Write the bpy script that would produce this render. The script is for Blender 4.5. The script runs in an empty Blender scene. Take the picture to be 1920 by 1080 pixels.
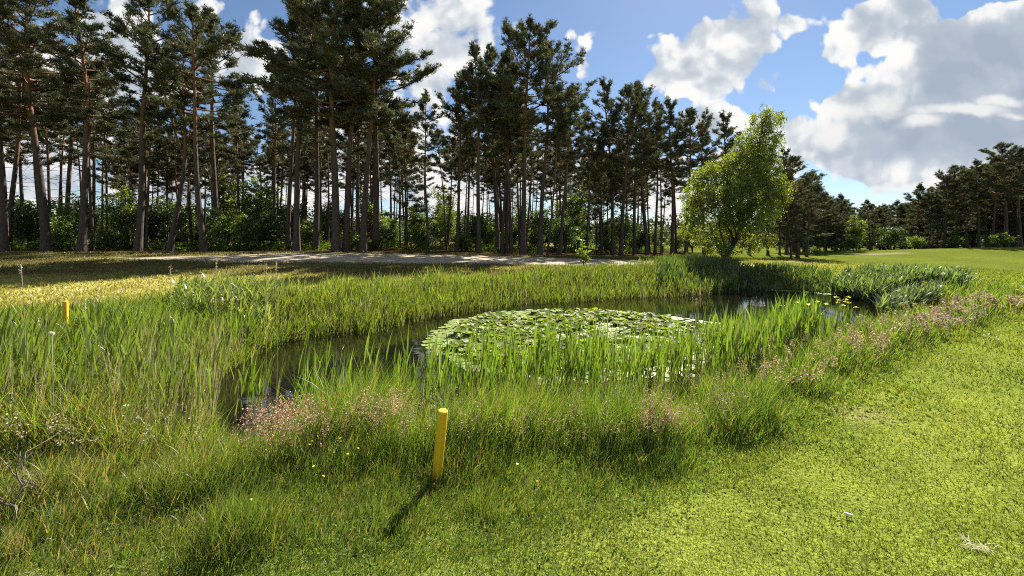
import bpy, math, random
import numpy as np
from mathutils import Matrix, Vector

rng = np.random.default_rng(7)
random.seed(7)
scene = bpy.context.scene
R = math.radians
# ------------------------------------------------------------------ camera
CAM_H = 1.70
F = 760.0                       # focal length in pixels of a 1920 wide picture
HORIZON = 450.0                 # picture row of the horizon; the camera is level, its picture shifted down
cam_d = bpy.data.cameras.new("camera")
cam_d.sensor_width = 36.0
cam_d.lens = 36.0 * F / 1920
cam_d.shift_y = -(540 - HORIZON) / 1920
cam_d.clip_start = 0.05
cam_d.clip_end = 6000
cam = bpy.data.objects.new("camera", cam_d)
cam.location = (0, 0, CAM_H)
cam.rotation_euler = (math.pi / 2, 0, 0)
scene.collection.objects.link(cam)
scene.camera = cam
scene.render.resolution_x, scene.render.resolution_y = 1024, 576

# ------------------------------------------------------------------ light
SUN_AZ = R(26)                  # to the right of straight ahead
SUN_EL = R(43)
sun_dir = Vector((math.sin(SUN_AZ) * math.cos(SUN_EL), math.cos(SUN_AZ) * math.cos(SUN_EL), math.sin(SUN_EL)))
sd = bpy.data.lights.new("sun", 'SUN')
sd.energy = 5.0
sd.angle = R(0.53)
sd.color = (1.0, 0.95, 0.86)
sun = bpy.data.objects.new("sun", sd)
sun.rotation_euler = sun_dir.to_track_quat('Z', 'Y').to_euler()
scene.collection.objects.link(sun)

scene.view_settings.view_transform = 'Standard'
scene.view_settings.look = 'None'
scene.view_settings.gamma = 1
scene.view_settings.exposure = 1.65
SKY_STRENGTH = 0.038
CLOUD_STRENGTH = 0.30

try:
    scene.cycles.use_denoising = False
    scene.cycles.denoiser = 'OPENIMAGEDENOISE'
    scene.cycles.denoising_input_passes = 'RGB_ALBEDO_NORMAL'
    scene.cycles.denoising_prefilter = 'ACCURATE'
    scene.cycles.pixel_filter_type = 'BLACKMAN_HARRIS'
    scene.cycles.filter_width = 1.1
    scene.cycles.max_bounces = 8
    scene.cycles.transparent_max_bounces = 4
    scene.cycles.diffuse_bounces = 3
    scene.cycles.glossy_bounces = 3
    scene.cycles.transmission_bounces = 4
    scene.cycles.caustics_reflective = False
    scene.cycles.caustics_refractive = False
    scene.cycles.sample_clamp_indirect = 4.0
except Exception as e:
    print(e)


def ray(px, py):
    return np.array([(px - 960) / F, 1.0, (HORIZON - py) / F])


def uv(px, py):
    r = ray(px, py)
    return r[0] / r[1], r[2] / r[1]


# ---- world: Nishita sky with a layer of cumulus clouds given by direction
class NT:
    def __init__(s, nt):
        s.nt = nt
        nt.nodes.clear()

    def n(s, kind, **kw):
        nd = s.nt.nodes.new(kind)
        for k, v in kw.items():
            setattr(nd, k, v)
        return nd

    def put(s, nd, i, v):
        if isinstance(v, bpy.types.NodeSocket):
            s.nt.links.new(v, nd.inputs[i])
        else:
            nd.inputs[i].default_value = v

    def math(s, op, a, b=0.0, c=0.0, clamp=False):
        nd = s.n('ShaderNodeMath', operation=op, use_clamp=clamp)
        for i, v in enumerate((a, b, c)):
            s.put(nd, i, v)
        return nd.outputs[0]

    def vec(s, op, a, b=(0, 0, 0)):
        nd = s.n('ShaderNodeVectorMath', operation=op)
        s.put(nd, 0, a)
        if op not in ('LENGTH', 'NORMALIZE'):
            s.put(nd, 1, b)
        return nd.outputs['Value'] if op in ('LENGTH', 'DOT_PRODUCT', 'DISTANCE') else nd.outputs[0]

    def noise(s, v, scale, detail=4.0, rough=0.5, dist=0.0):
        nd = s.n('ShaderNodeTexNoise')
        if v is not None:
            s.put(nd, 'Vector', v)
        nd.inputs['Scale'].default_value = scale
        nd.inputs['Detail'].default_value = detail
        nd.inputs['Roughness'].default_value = rough
        nd.inputs['Distortion'].default_value = dist
        return nd.outputs[0]

    def maprange(s, v, a, b, c=0.0, d=1.0, smooth=False):
        nd = s.n('ShaderNodeMapRange')
        nd.interpolation_type = 'SMOOTHSTEP' if smooth else 'LINEAR'
        s.put(nd, 0, v)
        for i, x in enumerate((a, b, c, d)):
            s.put(nd, i + 1, x)
        return nd.outputs[0]

    def mix(s, f, a, b, blend='MIX'):
        nd = s.n('ShaderNodeMix', data_type='RGBA', blend_type=blend)
        s.put(nd, 0, f)
        for i, v in ((6, a), (7, b)):
            if not isinstance(v, bpy.types.NodeSocket) and len(v) == 3:
                v = (*v, 1)
            s.put(nd, i, v)
        return nd.outputs[2]

    def ramp(s, f, stops):
        nd = s.n('ShaderNodeValToRGB')
        cr = nd.color_ramp
        while len(cr.elements) < len(stops):
            cr.elements.new(0.5)
        for e, (p, c) in zip(cr.elements, stops):
            e.position = p
            e.color = (*c, 1)
        s.put(nd, 0, f)
        return nd.outputs[0]


# clouds: centre and radii (as the angles they take, in picture pixels), thickness
CLOUDS = [
    # big white cumulus over the wood
    (1285, 118, 92, 62, .7), (1345, 95, 100, 66, .8), (1395, 62, 62, 48, .6), (1430, 25, 44, 40, .55),
    (1240, 140, 55, 38, .5), (1470, 42, 40, 26, .35), (1320, 160, 90, 38, .55), (1430, 150, 40, 24, .3),
    # upper right one
    (1640, 58, 92, 56, .85), (1585, 95, 60, 36, .6), (1705, 22, 62, 42, .7), (1620, 132, 34, 24, .35),
    # huge grey based one at the right
    (1805, 130, 128, 92, 2.6), (1880, 95, 110, 86, 2.6), (1740, 118, 60, 44, .8), (1870, 60, 60, 45, .9),
    (1640, 205, 100, 66, 1.0), (1710, 185, 110, 76, 1.3), (1690, 262, 180, 80, 2.0), (1590, 280, 90, 56, 1.1),
    (1830, 250, 170, 96, 2.4), (1950, 210, 120, 130, 2.4), (1530, 270, 62, 46, .7), (1790, 334, 150, 20, .35),
    (1930, 320, 90, 40, .5), (1660, 352, 40, 14, .25),
    # low cumulus behind the birch
    (1345, 228, 55, 42, .7), (1300, 235, 36, 26, .4), (1425, 235, 55, 44, .7), (1475, 262, 60, 50, .8), (1440, 300, 110, 45, .7),
    # thin veil in the middle
    (820, 30, 130, 66, .42), (850, 90, 95, 70, .45), (760, 70, 80, 60, .36), (800, 150, 90, 40, .3),
    (1088, 78, 34, 26, .22), (1105, 100, 20, 26, .2),
    # white banks behind the wood at the left
    (470, 110, 70, 74, .6), (215, 70, 90, 70, .6), (100, 140, 150, 120, .55), (260, 160, 130, 40, .5), (378, 12, 36, 18, .3),
    (60, 330, 190, 100, .6), (300, 345, 150, 60, .5), (560, 330, 130, 70, .5), (720, 280, 150, 120, .5), (900, 330, 140, 110, .5),
    (1060, 330, 140, 80, .45), (1230, 360, 120, 60, .5),
]
world = bpy.data.worlds.new("World")
scene.world = world
world.use_nodes = True
W = NT(world.node_tree)
out = W.n('ShaderNodeOutputWorld')
sky = W.n('ShaderNodeTexSky', sky_type='NISHITA')
sky.sun_disc = False
sky.sun_elevation = SUN_EL
sky.sun_rotation = SUN_AZ
sky.altitude = 20
sky.air_density = 1.0
sky.dust_density = 0.15
sky.ozone_density = 3.5
tc = W.n('ShaderNodeTexCoord')
sep = W.n('ShaderNodeSeparateXYZ')
W.put(sep, 0, tc.outputs['Generated'])
dx, dy, dz = sep.outputs
dyc = W.math('MAXIMUM', dy, 0.08)
cu = W.math('DIVIDE', dx, dyc)
cv = W.math('DIVIDE', dz, dyc)
cmb = W.n('ShaderNodeCombineXYZ')
W.put(cmb, 0, cu)
W.put(cmb, 1, cv)
p0 = cmb.outputs[0]
# warp for ragged outlines
nzc = W.n('ShaderNodeTexNoise')
W.put(nzc, 'Vector', p0)
nzc.inputs['Scale'].default_value = 7.0
nzc.inputs['Detail'].default_value = 3.0
warp = W.vec('SUBTRACT', nzc.outputs['Color'], (0.5, 0.5, 0.5))
warp = W.vec('MULTIPLY', warp, (0.085, 0.06, 0.0))
p = W.vec('ADD', p0, warp)
field = None
for (cx, cy, rx, ry, amp) in CLOUDS:
    u, v = uv(cx, cy)
    d = W.vec('SUBTRACT', p, (u, v, 0))
    d = W.vec('MULTIPLY', d, (F / rx / 1.12, F / ry / 1.12, 0))
    l = W.vec('LENGTH', d)
    e = W.math('MULTIPLY_ADD', l, -amp, amp)
    if field is None:
        field = e
    else:
        field = W.math('SMOOTH_MAX', field, e, 0.12)
n1 = W.noise(p0, 9.0, 7.0, 0.56, 0.2)
up = W.vec('ADD', p0, (0.010, 0.022, 0))
n2 = W.noise(up, 9.0, 5.0, 0.56, 0.2)
n3 = W.noise(p0, 3.2, 4.0, 0.5, 0.0)
nn = W.math('SUBTRACT', n1, 0.5)
f1 = W.math('MULTIPLY_ADD', nn, 0.80, field)
f1 = W.math('MULTIPLY_ADD', W.math('SUBTRACT', n3, 0.5), 0.25, f1)
vo = W.n('ShaderNodeTexVoronoi', feature='F1')
W.put(vo, 'Vector', W.vec('ADD', p, W.vec('MULTIPLY', warp, (0.6, 0.6, 0))))
vo.inputs['Scale'].default_value = 15.0
vo.inputs['Detail'].default_value = 1.0
vo.inputs['Roughness'].default_value = 0.55
vd = vo.outputs['Distance']
f1 = W.math('MULTIPLY_ADD', W.math('SUBTRACT', 0.66, vd), 0.36, f1)
# the half of the sky behind the camera: loose fair weather clouds
dzc = W.math('MAXIMUM', dz, 0.03)
bp = W.n('ShaderNodeCombineXYZ')
W.put(bp, 0, W.math('DIVIDE', dx, dzc))
W.put(bp, 1, W.math('DIVIDE', dy, dzc))
nb = W.noise(bp.outputs[0], 0.9, 6.0, 0.55)
fb = W.math('MULTIPLY_ADD', nb, 2.4, -1.22)
back = W.maprange(dy, 0.10, 0.22, 1.0, 0.0, True)
wide = W.maprange(W.math('ABSOLUTE', cu), 1.45, 1.9, 0.0, 1.0, True)
high = W.maprange(cv, 0.80, 1.1, 0.0, 1.0, True)
other = W.math('MAXIMUM', W.math('MAXIMUM', back, wide), high)
fmix = W.n('ShaderNodeMix', data_type='FLOAT')
W.put(fmix, 0, other)
W.put(fmix, 2, f1)
W.put(fmix, 3, fb)
ff = fmix.outputs[0]
alpha = W.maprange(ff, 0.0, 0.13, 0.0, 1.0, True)
alpha = W.math('MULTIPLY', alpha, W.maprange(dz, -0.02, 0.03, 0.0, 1.0, True))
# light in the cloud: bright thin rims, grey thick cores, relief towards the sun
relief = W.math('SUBTRACT', n1, n2)
shade = W.math('MULTIPLY_ADD', relief, -0.9, W.maprange(field, 0.12, 2.3, 0.0, 1.0))
n4 = W.noise(p, 4.5, 4.0, 0.5, 0.2)
n5 = W.noise(W.vec('ADD', p, (0.012, 0.055, 0)), 4.5, 3.0, 0.5, 0.2)
shade = W.math('MULTIPLY_ADD', W.math('SUBTRACT', n4, n5), -1.7, shade)
shade = W.math('MULTIPLY_ADD', W.math('SUBTRACT', vd, 0.42), 0.30, shade)
shade = W.math('MULTIPLY_ADD', W.math('SUBTRACT', n3, 0.5), 0.30, shade)
shade = W.math('MULTIPLY_ADD', other, 0.12, shade, clamp=True)
ccol = W.ramp(shade, [(0.0, (1.06, 1.05, 1.03)), (0.11, (0.95, 0.96, 0.97)), (0.26, (0.70, 0.75, 0.81)), (0.46, (0.54, 0.61, 0.70)), (1.0, (0.42, 0.50, 0.61))])
# bright wisps drifting before the grey mass
wis = None
for (cx, cy, rx, ry, amp) in [(1800, 207, 100, 15, .8), (1738, 226, 50, 18, .8), (1880, 188, 56, 12, .7), (1905, 215, 40, 10, .5), (1625, 205, 70, 30, .6), (1560, 255, 40, 40, .6), (1700, 348, 80, 11, .7), (1850, 325, 90, 16, .6), (1590, 90, 26, 14, .4)]:
    u, v = uv(cx, cy)
    l = W.vec('LENGTH', W.vec('MULTIPLY', W.vec('SUBTRACT', p, (u, v, 0)), (F / rx / 1.2, F / ry / 1.2, 0)))
    e = W.math('MULTIPLY_ADD', l, -amp, amp)
    wis = e if wis is None else W.math('SMOOTH_MAX', wis, e, 0.1)
wis = W.math('MULTIPLY_ADD', nn, 1.5, wis)
wis = W.math('MULTIPLY', W.maprange(wis, 0.0, 0.55, 0.0, 0.85, True), W.math('SUBTRACT', 1.0, other))
ccol = W.mix(wis, ccol, (1.0, 0.99, 0.97))
alpha = W.math('MAXIMUM', alpha, W.math('MULTIPLY', wis, 0.8))
b_sky = W.n('ShaderNodeBackground')
# pale air low over the horizon belongs to the sky itself
W.put(b_sky, 0, sky.outputs[0])
b_sky.inputs[1].default_value = SKY_STRENGTH
b_cl = W.n('ShaderNodeBackground')
W.put(b_cl, 0, ccol)
b_cl.inputs[1].default_value = CLOUD_STRENGTH
mx = W.n('ShaderNodeMixShader')
W.put(mx, 0, alpha)
W.put(mx, 1, b_sky.outputs[0])
W.put(mx, 2, b_cl.outputs[0])
W.nt.links.new(mx.outputs[0], out.inputs[0])

# ------------------------------------------------------------------ numpy helpers
def sstep(a, b, x):
    t = np.clip((np.asarray(x, float) - a) / (b - a), 0, 1)
    return t * t * (3 - 2 * t)


def vnoise(x, y, seed=0):
    x = np.asarray(x, float); y = np.asarray(y, float)
    xi = np.floor(x).astype(np.int64); yi = np.floor(y).astype(np.int64)
    fx = x - xi; fy = y - yi
    fx = fx * fx * (3 - 2 * fx); fy = fy * fy * (3 - 2 * fy)

    def h(a, b):
        n = (a * 374761393 + b * 668265263 + seed * 1274126177) & 0x7fffffff
        n = ((n ^ (n >> 13)) * 1274126177) & 0x7fffffff
        return ((n ^ (n >> 16)) & 0xffff) / 65535.0
    a = h(xi, yi); b = h(xi + 1, yi); c = h(xi, yi + 1); d = h(xi + 1, yi + 1)
    return (a * (1 - fx) + b * fx) * (1 - fy) + (c * (1 - fx) + d * fx) * fy


def fbm(x, y, seed=0, o=4):
    s = 0; a = .5; t = 0
    for i in range(o):
        s = s + a * vnoise(x * 2 ** i, y * 2 ** i, seed + i); t += a; a *= .5
    return s / t


def plane_at(px, py, z):
    r = ray(px, py)
    k = (z - CAM_H) / r[2]
    return np.array([r[0] * k, r[1] * k])


def in_poly(P, x, y):
    P = np.asarray(P); c = np.zeros(np.shape(x), bool); j = len(P) - 1
    for i in range(len(P)):
        xi, yi = P[i]; xj, yj = P[j]
        c ^= ((yi > y) != (yj > y)) & (x < (xj - xi) * (y - yi) / (yj - yi + 1e-12) + xi)
        j = i
    return c


def line_dist(P, x, y, closed=False):
    P = np.asarray(P); d = np.full(np.shape(x), 1e9)
    n = len(P)
    for i in range(n if closed else n - 1):
        a = P[i]; b = P[(i + 1) % n]; ab = b - a
        t = np.clip(((x - a[0]) * ab[0] + (y - a[1]) * ab[1]) / (ab @ ab + 1e-12), 0, 1)
        d = np.minimum(d, np.hypot(x - a[0] - t * ab[0], y - a[1] - t * ab[1]))
    return d


def smooth_closed(P, k=6):
    P = np.asarray(P); n = len(P); o = []
    for i in range(n):
        a, b, c, d = P[i - 1], P[i], P[(i + 1) % n], P[(i + 2) % n]
        for t in np.arange(k) / k:
            o.append(.5 * (2 * b + (c - a) * t + (2 * a - 5 * b + 4 * c - d) * t * t + (-a + 3 * b - 3 * c + d) * t ** 3))
    return np.array(o)


WATER_Z = -0.40
POND = smooth_closed([plane_at(px, py, WATER_Z) for px, py in
    [(540, 640), (660, 622), (800, 592), (1000, 562), (1180, 552), (1320, 546), (1440, 541), (1560, 549), (1640, 572), (1660, 596),
     (1600, 622), (1480, 655), (1330, 725), (1130, 770), (900, 785), (700, 790), (540, 815), (430, 830), (380, 770), (420, 700)]])
LAWN = np.array([plane_at(px, py, 0) for px, py in
    [(-1400, 1150), (0, 1130), (400, 1100), (620, 1072), (800, 1040), (1000, 990), (1200, 937), (1400, 872), (1520, 800), (1600, 745), (1700, 678), (1800, 635), (1900, 597), (2000, 572), (2300, 545)]])
TALL = np.array([plane_at(px, py, 0) for px, py in
    [(-900, 880), (0, 885), (250, 895), (450, 890), (620, 915), (760, 885), (900, 892), (1050, 900), (1230, 880), (1380, 838), (1500, 780), (1620, 715), (1750, 652), (1880, 601), (1980, 573), (2300, 540)]])
TALL_POLY = np.vstack([TALL, [[200, 30], [200, -60], [-60, -60]]])
LAWN_POLY = np.vstack([LAWN, [[200, 30], [200, -60], [-60, -60]]])
RIGHT_CLUMP = [plane_at(px, py, -0.3) for px, py in [(1555, 547), (1640, 566), (1800, 568), (1818, 558), (1720, 548), (1570, 541)]]
RIGHT_ROUGH = np.array([plane_at(px, py, -.1) for px, py in [(1560, 640), (1660, 575), (1800, 545), (1960, 548), (2100, 555)]])


def pond_sd(x, y):
    d = line_dist(POND, x, y, True)
    return np.where(in_poly(POND, x, y), -d, d)


def lawn_sd(x, y):            # negative on the mown lawn
    d = line_dist(LAWN, x, y)
    return np.where(in_poly(LAWN_POLY, x, y), -d, d)


def tall_sd(x, y):            # positive where the grass stands tall
    d = line_dist(TALL, x, y)
    return np.where(in_poly(TALL_POLY, x, y), -d, d)


def ground_z(x, y):
    x = np.asarray(x, float); y = np.asarray(y, float)
    rise = sstep(11, 34, y) * np.clip(0.82 - 0.034 * np.clip(x + 10, 0, 62), -1.3, 1)
    mound = 1.5 * np.exp(-(((x - 98) / 34) ** 2 + ((y - 76) / 17) ** 2)) + .35 * np.exp(-(((x - 40) / 20) ** 2 + ((y - 60) / 8) ** 2))
    z = rise + mound + 0.05 * (fbm(x * .35, y * .35, 3) - .5) + sstep(25, 80, y) * .6 * (fbm(x * .03, y * .03, 9) - .5)
    sdp = pond_sd(x, y)
    near = sstep(1.35, -0.15, sdp)
    far = sstep(-0.3, 1.6, sdp)
    z = np.where(sdp > 1.6, z, z * far + (1 - far) * (-0.40) - 0.05 * near)
    z = np.where(sdp < 0, -0.45 - 0.5 * sstep(0, 1.2, -sdp), z)
    return z


def ground_at(px, py):
    r = ray(px, py); z = 0.0
    for _ in range(30):
        k = (z - CAM_H) / r[2]
        z = .5 * z + .5 * float(ground_z(r[0] * k, r[1] * k))
    return np.array([r[0] * k, r[1] * k, z])


class Acc:
    def __init__(s):
        s.v, s.t, s.c, s.n = [], [], [], 0

    def add(s, v, t, c):
        v = np.asarray(v, np.float32).reshape(-1, 3)
        c = np.asarray(c, np.float32)
        if c.ndim == 1:
            c = np.tile(c, (len(v), 1))
        s.v.append(v); s.t.append(np.asarray(t, np.int32).reshape(-1, 3) + s.n); s.c.append(c); s.n += len(v)

    def mesh(s, name, mat, smooth=False):
        v = np.concatenate(s.v); t = np.concatenate(s.t); c = np.concatenate(s.c)
        me = bpy.data.meshes.new(name)
        me.vertices.add(len(v)); me.vertices.foreach_set('co', v.ravel())
        me.loops.add(len(t) * 3); me.loops.foreach_set('vertex_index', t.ravel())
        me.polygons.add(len(t)); me.polygons.foreach_set('loop_start', np.arange(len(t), dtype=np.int32) * 3)
        if smooth:
            me.polygons.foreach_set('use_smooth', np.ones(len(t), bool))
        at = me.attributes.new('col', 'FLOAT_COLOR', 'POINT')
        at.data.foreach_set('color', np.hstack([c, np.ones((len(c), 1), np.float32)]).astype(np.float32).ravel())
        me.update(calc_edges=True)
        me.materials.append(mat)
        return me


def link(name, data, parent=None):
    o = bpy.data.objects.new(name, data)
    scene.collection.objects.link(o)
    if parent:
        o.parent = parent
    return o


def tag(o, label=None, cat=None, group=None, kind=None):
    for k, v in (('label', label), ('category', cat), ('group', group), ('kind', kind)):
        if v:
            o[k] = v
    return o


def copy_tree(o, parent=None):
    c = o.copy()
    scene.collection.objects.link(c)
    c.parent = parent
    for ch in list(o.children):
        copy_tree(ch, c)
    return c


def tube(acc, path, rad, sides, col, cap=True):
    path = np.asarray(path, float); K = len(path)
    rad = np.broadcast_to(np.asarray(rad, float), (K,))
    tan = np.gradient(path, axis=0); tan /= np.linalg.norm(tan, axis=1, keepdims=True) + 1e-9
    ref = np.array([1.0, 0.13, 0.07]) if abs(tan[:, 2]).mean() > .6 else np.array([0.05, 0.1, 1.0])
    a = np.cross(tan, ref); a /= np.linalg.norm(a, axis=1, keepdims=True) + 1e-9
    b = np.cross(tan, a)
    th = np.arange(sides) / sides * 2 * np.pi
    v = path[:, None] + rad[:, None, None] * (np.cos(th)[None, :, None] * a[:, None] + np.sin(th)[None, :, None] * b[:, None])
    i = np.arange(K - 1)[:, None] * sides; j = np.arange(sides)[None]; j2 = (j + 1) % sides
    q = np.stack([i + j, i + j2, i + sides + j2, i + sides + j], -1).reshape(-1, 4)
    t = np.vstack([q[:, [0, 1, 2]], q[:, [0, 2, 3]]])
    v = v.reshape(-1, 3)
    if cap:
        v = np.vstack([v, path[-1]]); m = len(v) - 1; o = (K - 1) * sides
        t = np.vstack([t, np.stack([o + np.arange(sides), o + (np.arange(sides) + 1) % sides, np.full(sides, m)], -1)])
    acc.add(v, t, col)


def blades(acc, P, H, Wd, az, lean, bend, S, cb, ct, faz=None, lance=0.0, droop=None):
    """ribbons growing from P: length H, width Wd, leaning towards az, curving by bend along their length"""
    N = len(P); P = np.asarray(P, float)
    H, Wd, az, lean, bend = [np.broadcast_to(np.asarray(q, float), (N,)) for q in (H, Wd, az, lean, bend)]
    faz = az + np.pi / 2 if faz is None else faz
    side = np.stack([np.cos(faz), np.sin(faz), np.zeros(N)], 1)
    pos = P.copy(); V = []; C = []
    cb = np.broadcast_to(np.asarray(cb, float), (N, 3)); ct = np.broadcast_to(np.asarray(ct, float), (N, 3))
    for s in range(S + 1):
        t = s / S
        if s:
            th = lean + bend * (s - .5) / S
            pos = pos + (H / S)[:, None] * np.stack([np.sin(th) * np.cos(az), np.sin(th) * np.sin(az), np.cos(th)], 1)
        if lance:
            w = Wd * (0.35 + lance * math.sin(math.pi * min(1, t * 1.15 + .12))) * (1 - t ** 3)
        else:
            w = Wd * (1 - t ** 1.6)
        col = cb * (1 - t) + ct * t
        if s < S:
            V += [pos - side * w[:, None] / 2, pos + side * w[:, None] / 2]; C += [col, col]
        else:
            V.append(pos); C.append(col)
    M = 2 * S + 1
    V = np.stack(V, 1).reshape(-1, 3); C = np.stack(C, 1).reshape(-1, 3)
    tr = []
    for s in range(S - 1):
        a = 2 * s
        tr += [(a, a + 1, a + 3), (a, a + 3, a + 2)]
    tr.append((2 * S - 2, 2 * S - 1, 2 * S))
    T = (np.arange(N)[:, None, None] * M + np.array(tr)[None]).reshape(-1, 3)
    acc.add(V, T, C)
    return pos


def spikes(acc, Cn, D, L, Wd, col):
    """thin triangles from Cn along D"""
    N = len(Cn)
    r = rng.normal(size=(N, 3)); s = np.cross(D, r); s /= np.linalg.norm(s, axis=1, keepdims=True) + 1e-9
    s = s * (Wd / 2)[:, None]
    V = np.stack([Cn - s, Cn + s, Cn + D * L[:, None]], 1).reshape(-1, 3)
    acc.add(V, np.arange(3 * N).reshape(-1, 3), np.repeat(col, 3, 0))


def leaves(acc, Cn, size, col, up=0.0, hang=None):
    """diamond shaped leaves with random facing"""
    N = len(Cn)
    n = rng.normal(size=(N, 3)); n[:, 2] += up; n /= np.linalg.norm(n, axis=1, keepdims=True)
    a = rng.normal(size=(N, 3)) if hang is None else hang + .4 * rng.normal(size=(N, 3))
    a = np.cross(n, np.cross(a, n)); a /= np.linalg.norm(a, axis=1, keepdims=True) + 1e-9
    b = np.cross(n, a)
    s = np.broadcast_to(size, (N,))[:, None]
    V = np.stack([Cn - a * s * .5, Cn + b * s * .33, Cn + a * s * .6, Cn - b * s * .33], 1).reshape(-1, 3)
    i = np.arange(N)[:, None] * 4
    T = np.concatenate([i + [[0, 1, 2]], i + [[0, 2, 3]]])
    acc.add(V, T, np.repeat(np.broadcast_to(col, (N, 3)), 4, 0))


def jit(base, n, amt=.2, hue=.08):
    b = np.tile(np.asarray(base, float), (n, 1))
    return np.clip(b * (1 + amt * rng.normal(size=(n, 1))) * (1 + hue * rng.normal(size=(n, 3))), .002, .9)


# ------------------------------------------------------------------ materials
def new_mat(name):
    m = bpy.data.materials.new(name)
    m.use_nodes = True
    return m, NT(m.node_tree)


def leaf_mat(name, trans=.5, tint=(1.25, 1.15, .55), gloss=.05, rough=.4):
    m, k = new_mat(name)
    o = k.n('ShaderNodeOutputMaterial')
    a = k.n('ShaderNodeAttribute', attribute_name='col')
    d = k.n('ShaderNodeBsdfDiffuse'); k.put(d, 0, a.outputs[0])
    t = k.n('ShaderNodeBsdfTranslucent'); k.put(t, 0, k.mix(1.0, a.outputs[0], tint, 'MULTIPLY'))
    x = k.n('ShaderNodeMixShader'); k.put(x, 0, trans); k.put(x, 1, d.outputs[0]); k.put(x, 2, t.outputs[0])
    res = x.outputs[0]
    if gloss:
        g = k.n('ShaderNodeBsdfGlossy'); g.inputs['Roughness'].default_value = rough
        y = k.n('ShaderNodeMixShader'); k.put(y, 0, gloss); k.put(y, 1, res); k.put(y, 2, g.outputs[0])
        res = y.outputs[0]
    k.nt.links.new(res, o.inputs[0])
    return m


def pri_mat(name, fn, rough=.8, spec=.3):
    m, k = new_mat(name)
    o = k.n('ShaderNodeOutputMaterial'); b = k.n('ShaderNodeBsdfPrincipled')
    b.inputs['Roughness'].default_value = rough
    b.inputs['Specular IOR Level'].default_value = spec
    fn(k, b)
    k.nt.links.new(b.outputs[0], o.inputs[0])
    return m


def bump(k, b, h, strength=.5, dist=.02):
    n = k.n('ShaderNodeBump'); n.inputs['Strength'].default_value = strength; n.inputs['Distance'].default_value = dist
    k.put(n, 'Height', h); k.put(b, 'Normal', n.outputs[0])


M_needle = leaf_mat('pine_needles', .30, (1.1, 1.15, .6), .03, .5)
M_leaf = leaf_mat('deciduous_leaves', .55, (1.35, 1.25, .45), .05, .4)
M_grass = leaf_mat('grass_blades', .52, (1.24, 1.22, .48), .03, .42)
M_reed = leaf_mat('reed_leaves', .50, (1.22, 1.22, .50), .045, .36)
M_dry = leaf_mat('dry_stalks', .3, (1.1, 1.0, .8), .03, .5)
M_pad = leaf_mat('lily_pad_leaf', .25, (1.2, 1.2, .4), .07, .4)
M_lily = leaf_mat('lily_leaf', .5, (1.3, 1.25, .4), .025, .5)
M_herb = leaf_mat('herb_leaf', .45, (1.3, 1.25, .4), 0)
M_petal = leaf_mat('petal', .35, (1.1, 1.0, .5), .04, .4)


def _bark(k, b):
    t = k.n('ShaderNodeTexCoord'); a = k.n('ShaderNodeAttribute', attribute_name='col')
    mp = k.n('ShaderNodeMapping'); mp.inputs['Scale'].default_value = (9, 9, 2.2); k.put(mp, 0, t.outputs['Object'])
    n = k.noise(mp.outputs[0], 1.6, 6, .65)
    k.put(b, 'Base Color', k.mix(1.0, a.outputs[0], k.ramp(n, [(.3, (.45, .43, .42)), (.5, (.95, .95, .95)), (.72, (1.5, 1.4, 1.3))]), 'MULTIPLY'))
    bump(k, b, n, .8, .06)


M_bark = pri_mat('bark', _bark, .9, .15)


def _ground(k, b):
    a = k.n('ShaderNodeAttribute', attribute_name='col')
    t = k.n('ShaderNodeTexCoord')
    n = k.noise(t.outputs['Object'], 2.4, 8, .7)
    n2 = k.noise(t.outputs['Object'], 38, 4, .6)
    c = k.mix(1.0, a.outputs[0], k.ramp(n, [(.25, (.55, .58, .5)), (.5, (1, 1, 1)), (.75, (1.35, 1.28, 1.15))]), 'MULTIPLY')
    c = k.mix(.6, c, k.mix(1.0, c, k.ramp(n2, [(.3, (.5, .5, .5)), (.7, (1.4, 1.4, 1.3))]), 'MULTIPLY'))
    k.put(b, 'Base Color', c)
    bump(k, b, k.math('ADD', n2, k.math('MULTIPLY', n, .6)), .7, .06)


M_ground = pri_mat('turf_and_soil', _ground, 1.0, 0.0)


def _water(k, b):
    t = k.n('ShaderNodeTexCoord')
    n = k.noise(t.outputs['Object'], 1.1, 3, .5)
    n2 = k.noise(t.outputs['Object'], 6.0, 3, .55)
    k.put(b, 'Base Color', k.mix(n, (.0035, .0035, .002), (.0065, .006, .003)))
    b.inputs['IOR'].default_value = 1.33
    b.inputs['Specular IOR Level'].default_value = .5
    bump(k, b, k.math('ADD', n, k.math('MULTIPLY', n2, .16)), .06, .08)


M_water = pri_mat('pond_water', _water, .02, .5)


def _yellow(k, b):
    t = k.n('ShaderNodeTexCoord')
    ob = t.outputs['Object']
    mp = k.n('ShaderNodeMapping'); mp.inputs['Scale'].default_value = (60, 60, 5); k.put(mp, 0, ob)
    n = k.noise(mp.outputs[0], 1.5, 6, .7)
    n2 = k.noise(ob, 34, 6, .72)
    sp = k.n('ShaderNodeSeparateXYZ'); k.put(sp, 0, ob)
    c = k.ramp(n, [(.3, (.50, .29, .006)), (.5, (.72, .45, .010)), (.75, (.80, .56, .05))])
    chip = k.math('MULTIPLY', k.maprange(n2, .60, .66), k.maprange(n, .45, .60))
    c = k.mix(chip, c, (.30, .22, .12))
    mud = k.maprange(k.math('MULTIPLY_ADD', k.math('SUBTRACT', n2, .5), .30, sp.outputs[2]), .02, .14, .85, 0)
    c = k.mix(mud, c, (.10, .085, .03))
    k.put(b, 'Base Color', c)
    bump(k, b, k.math('ADD', n, k.math('MULTIPLY', chip, -.8)), .6, .004)


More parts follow.
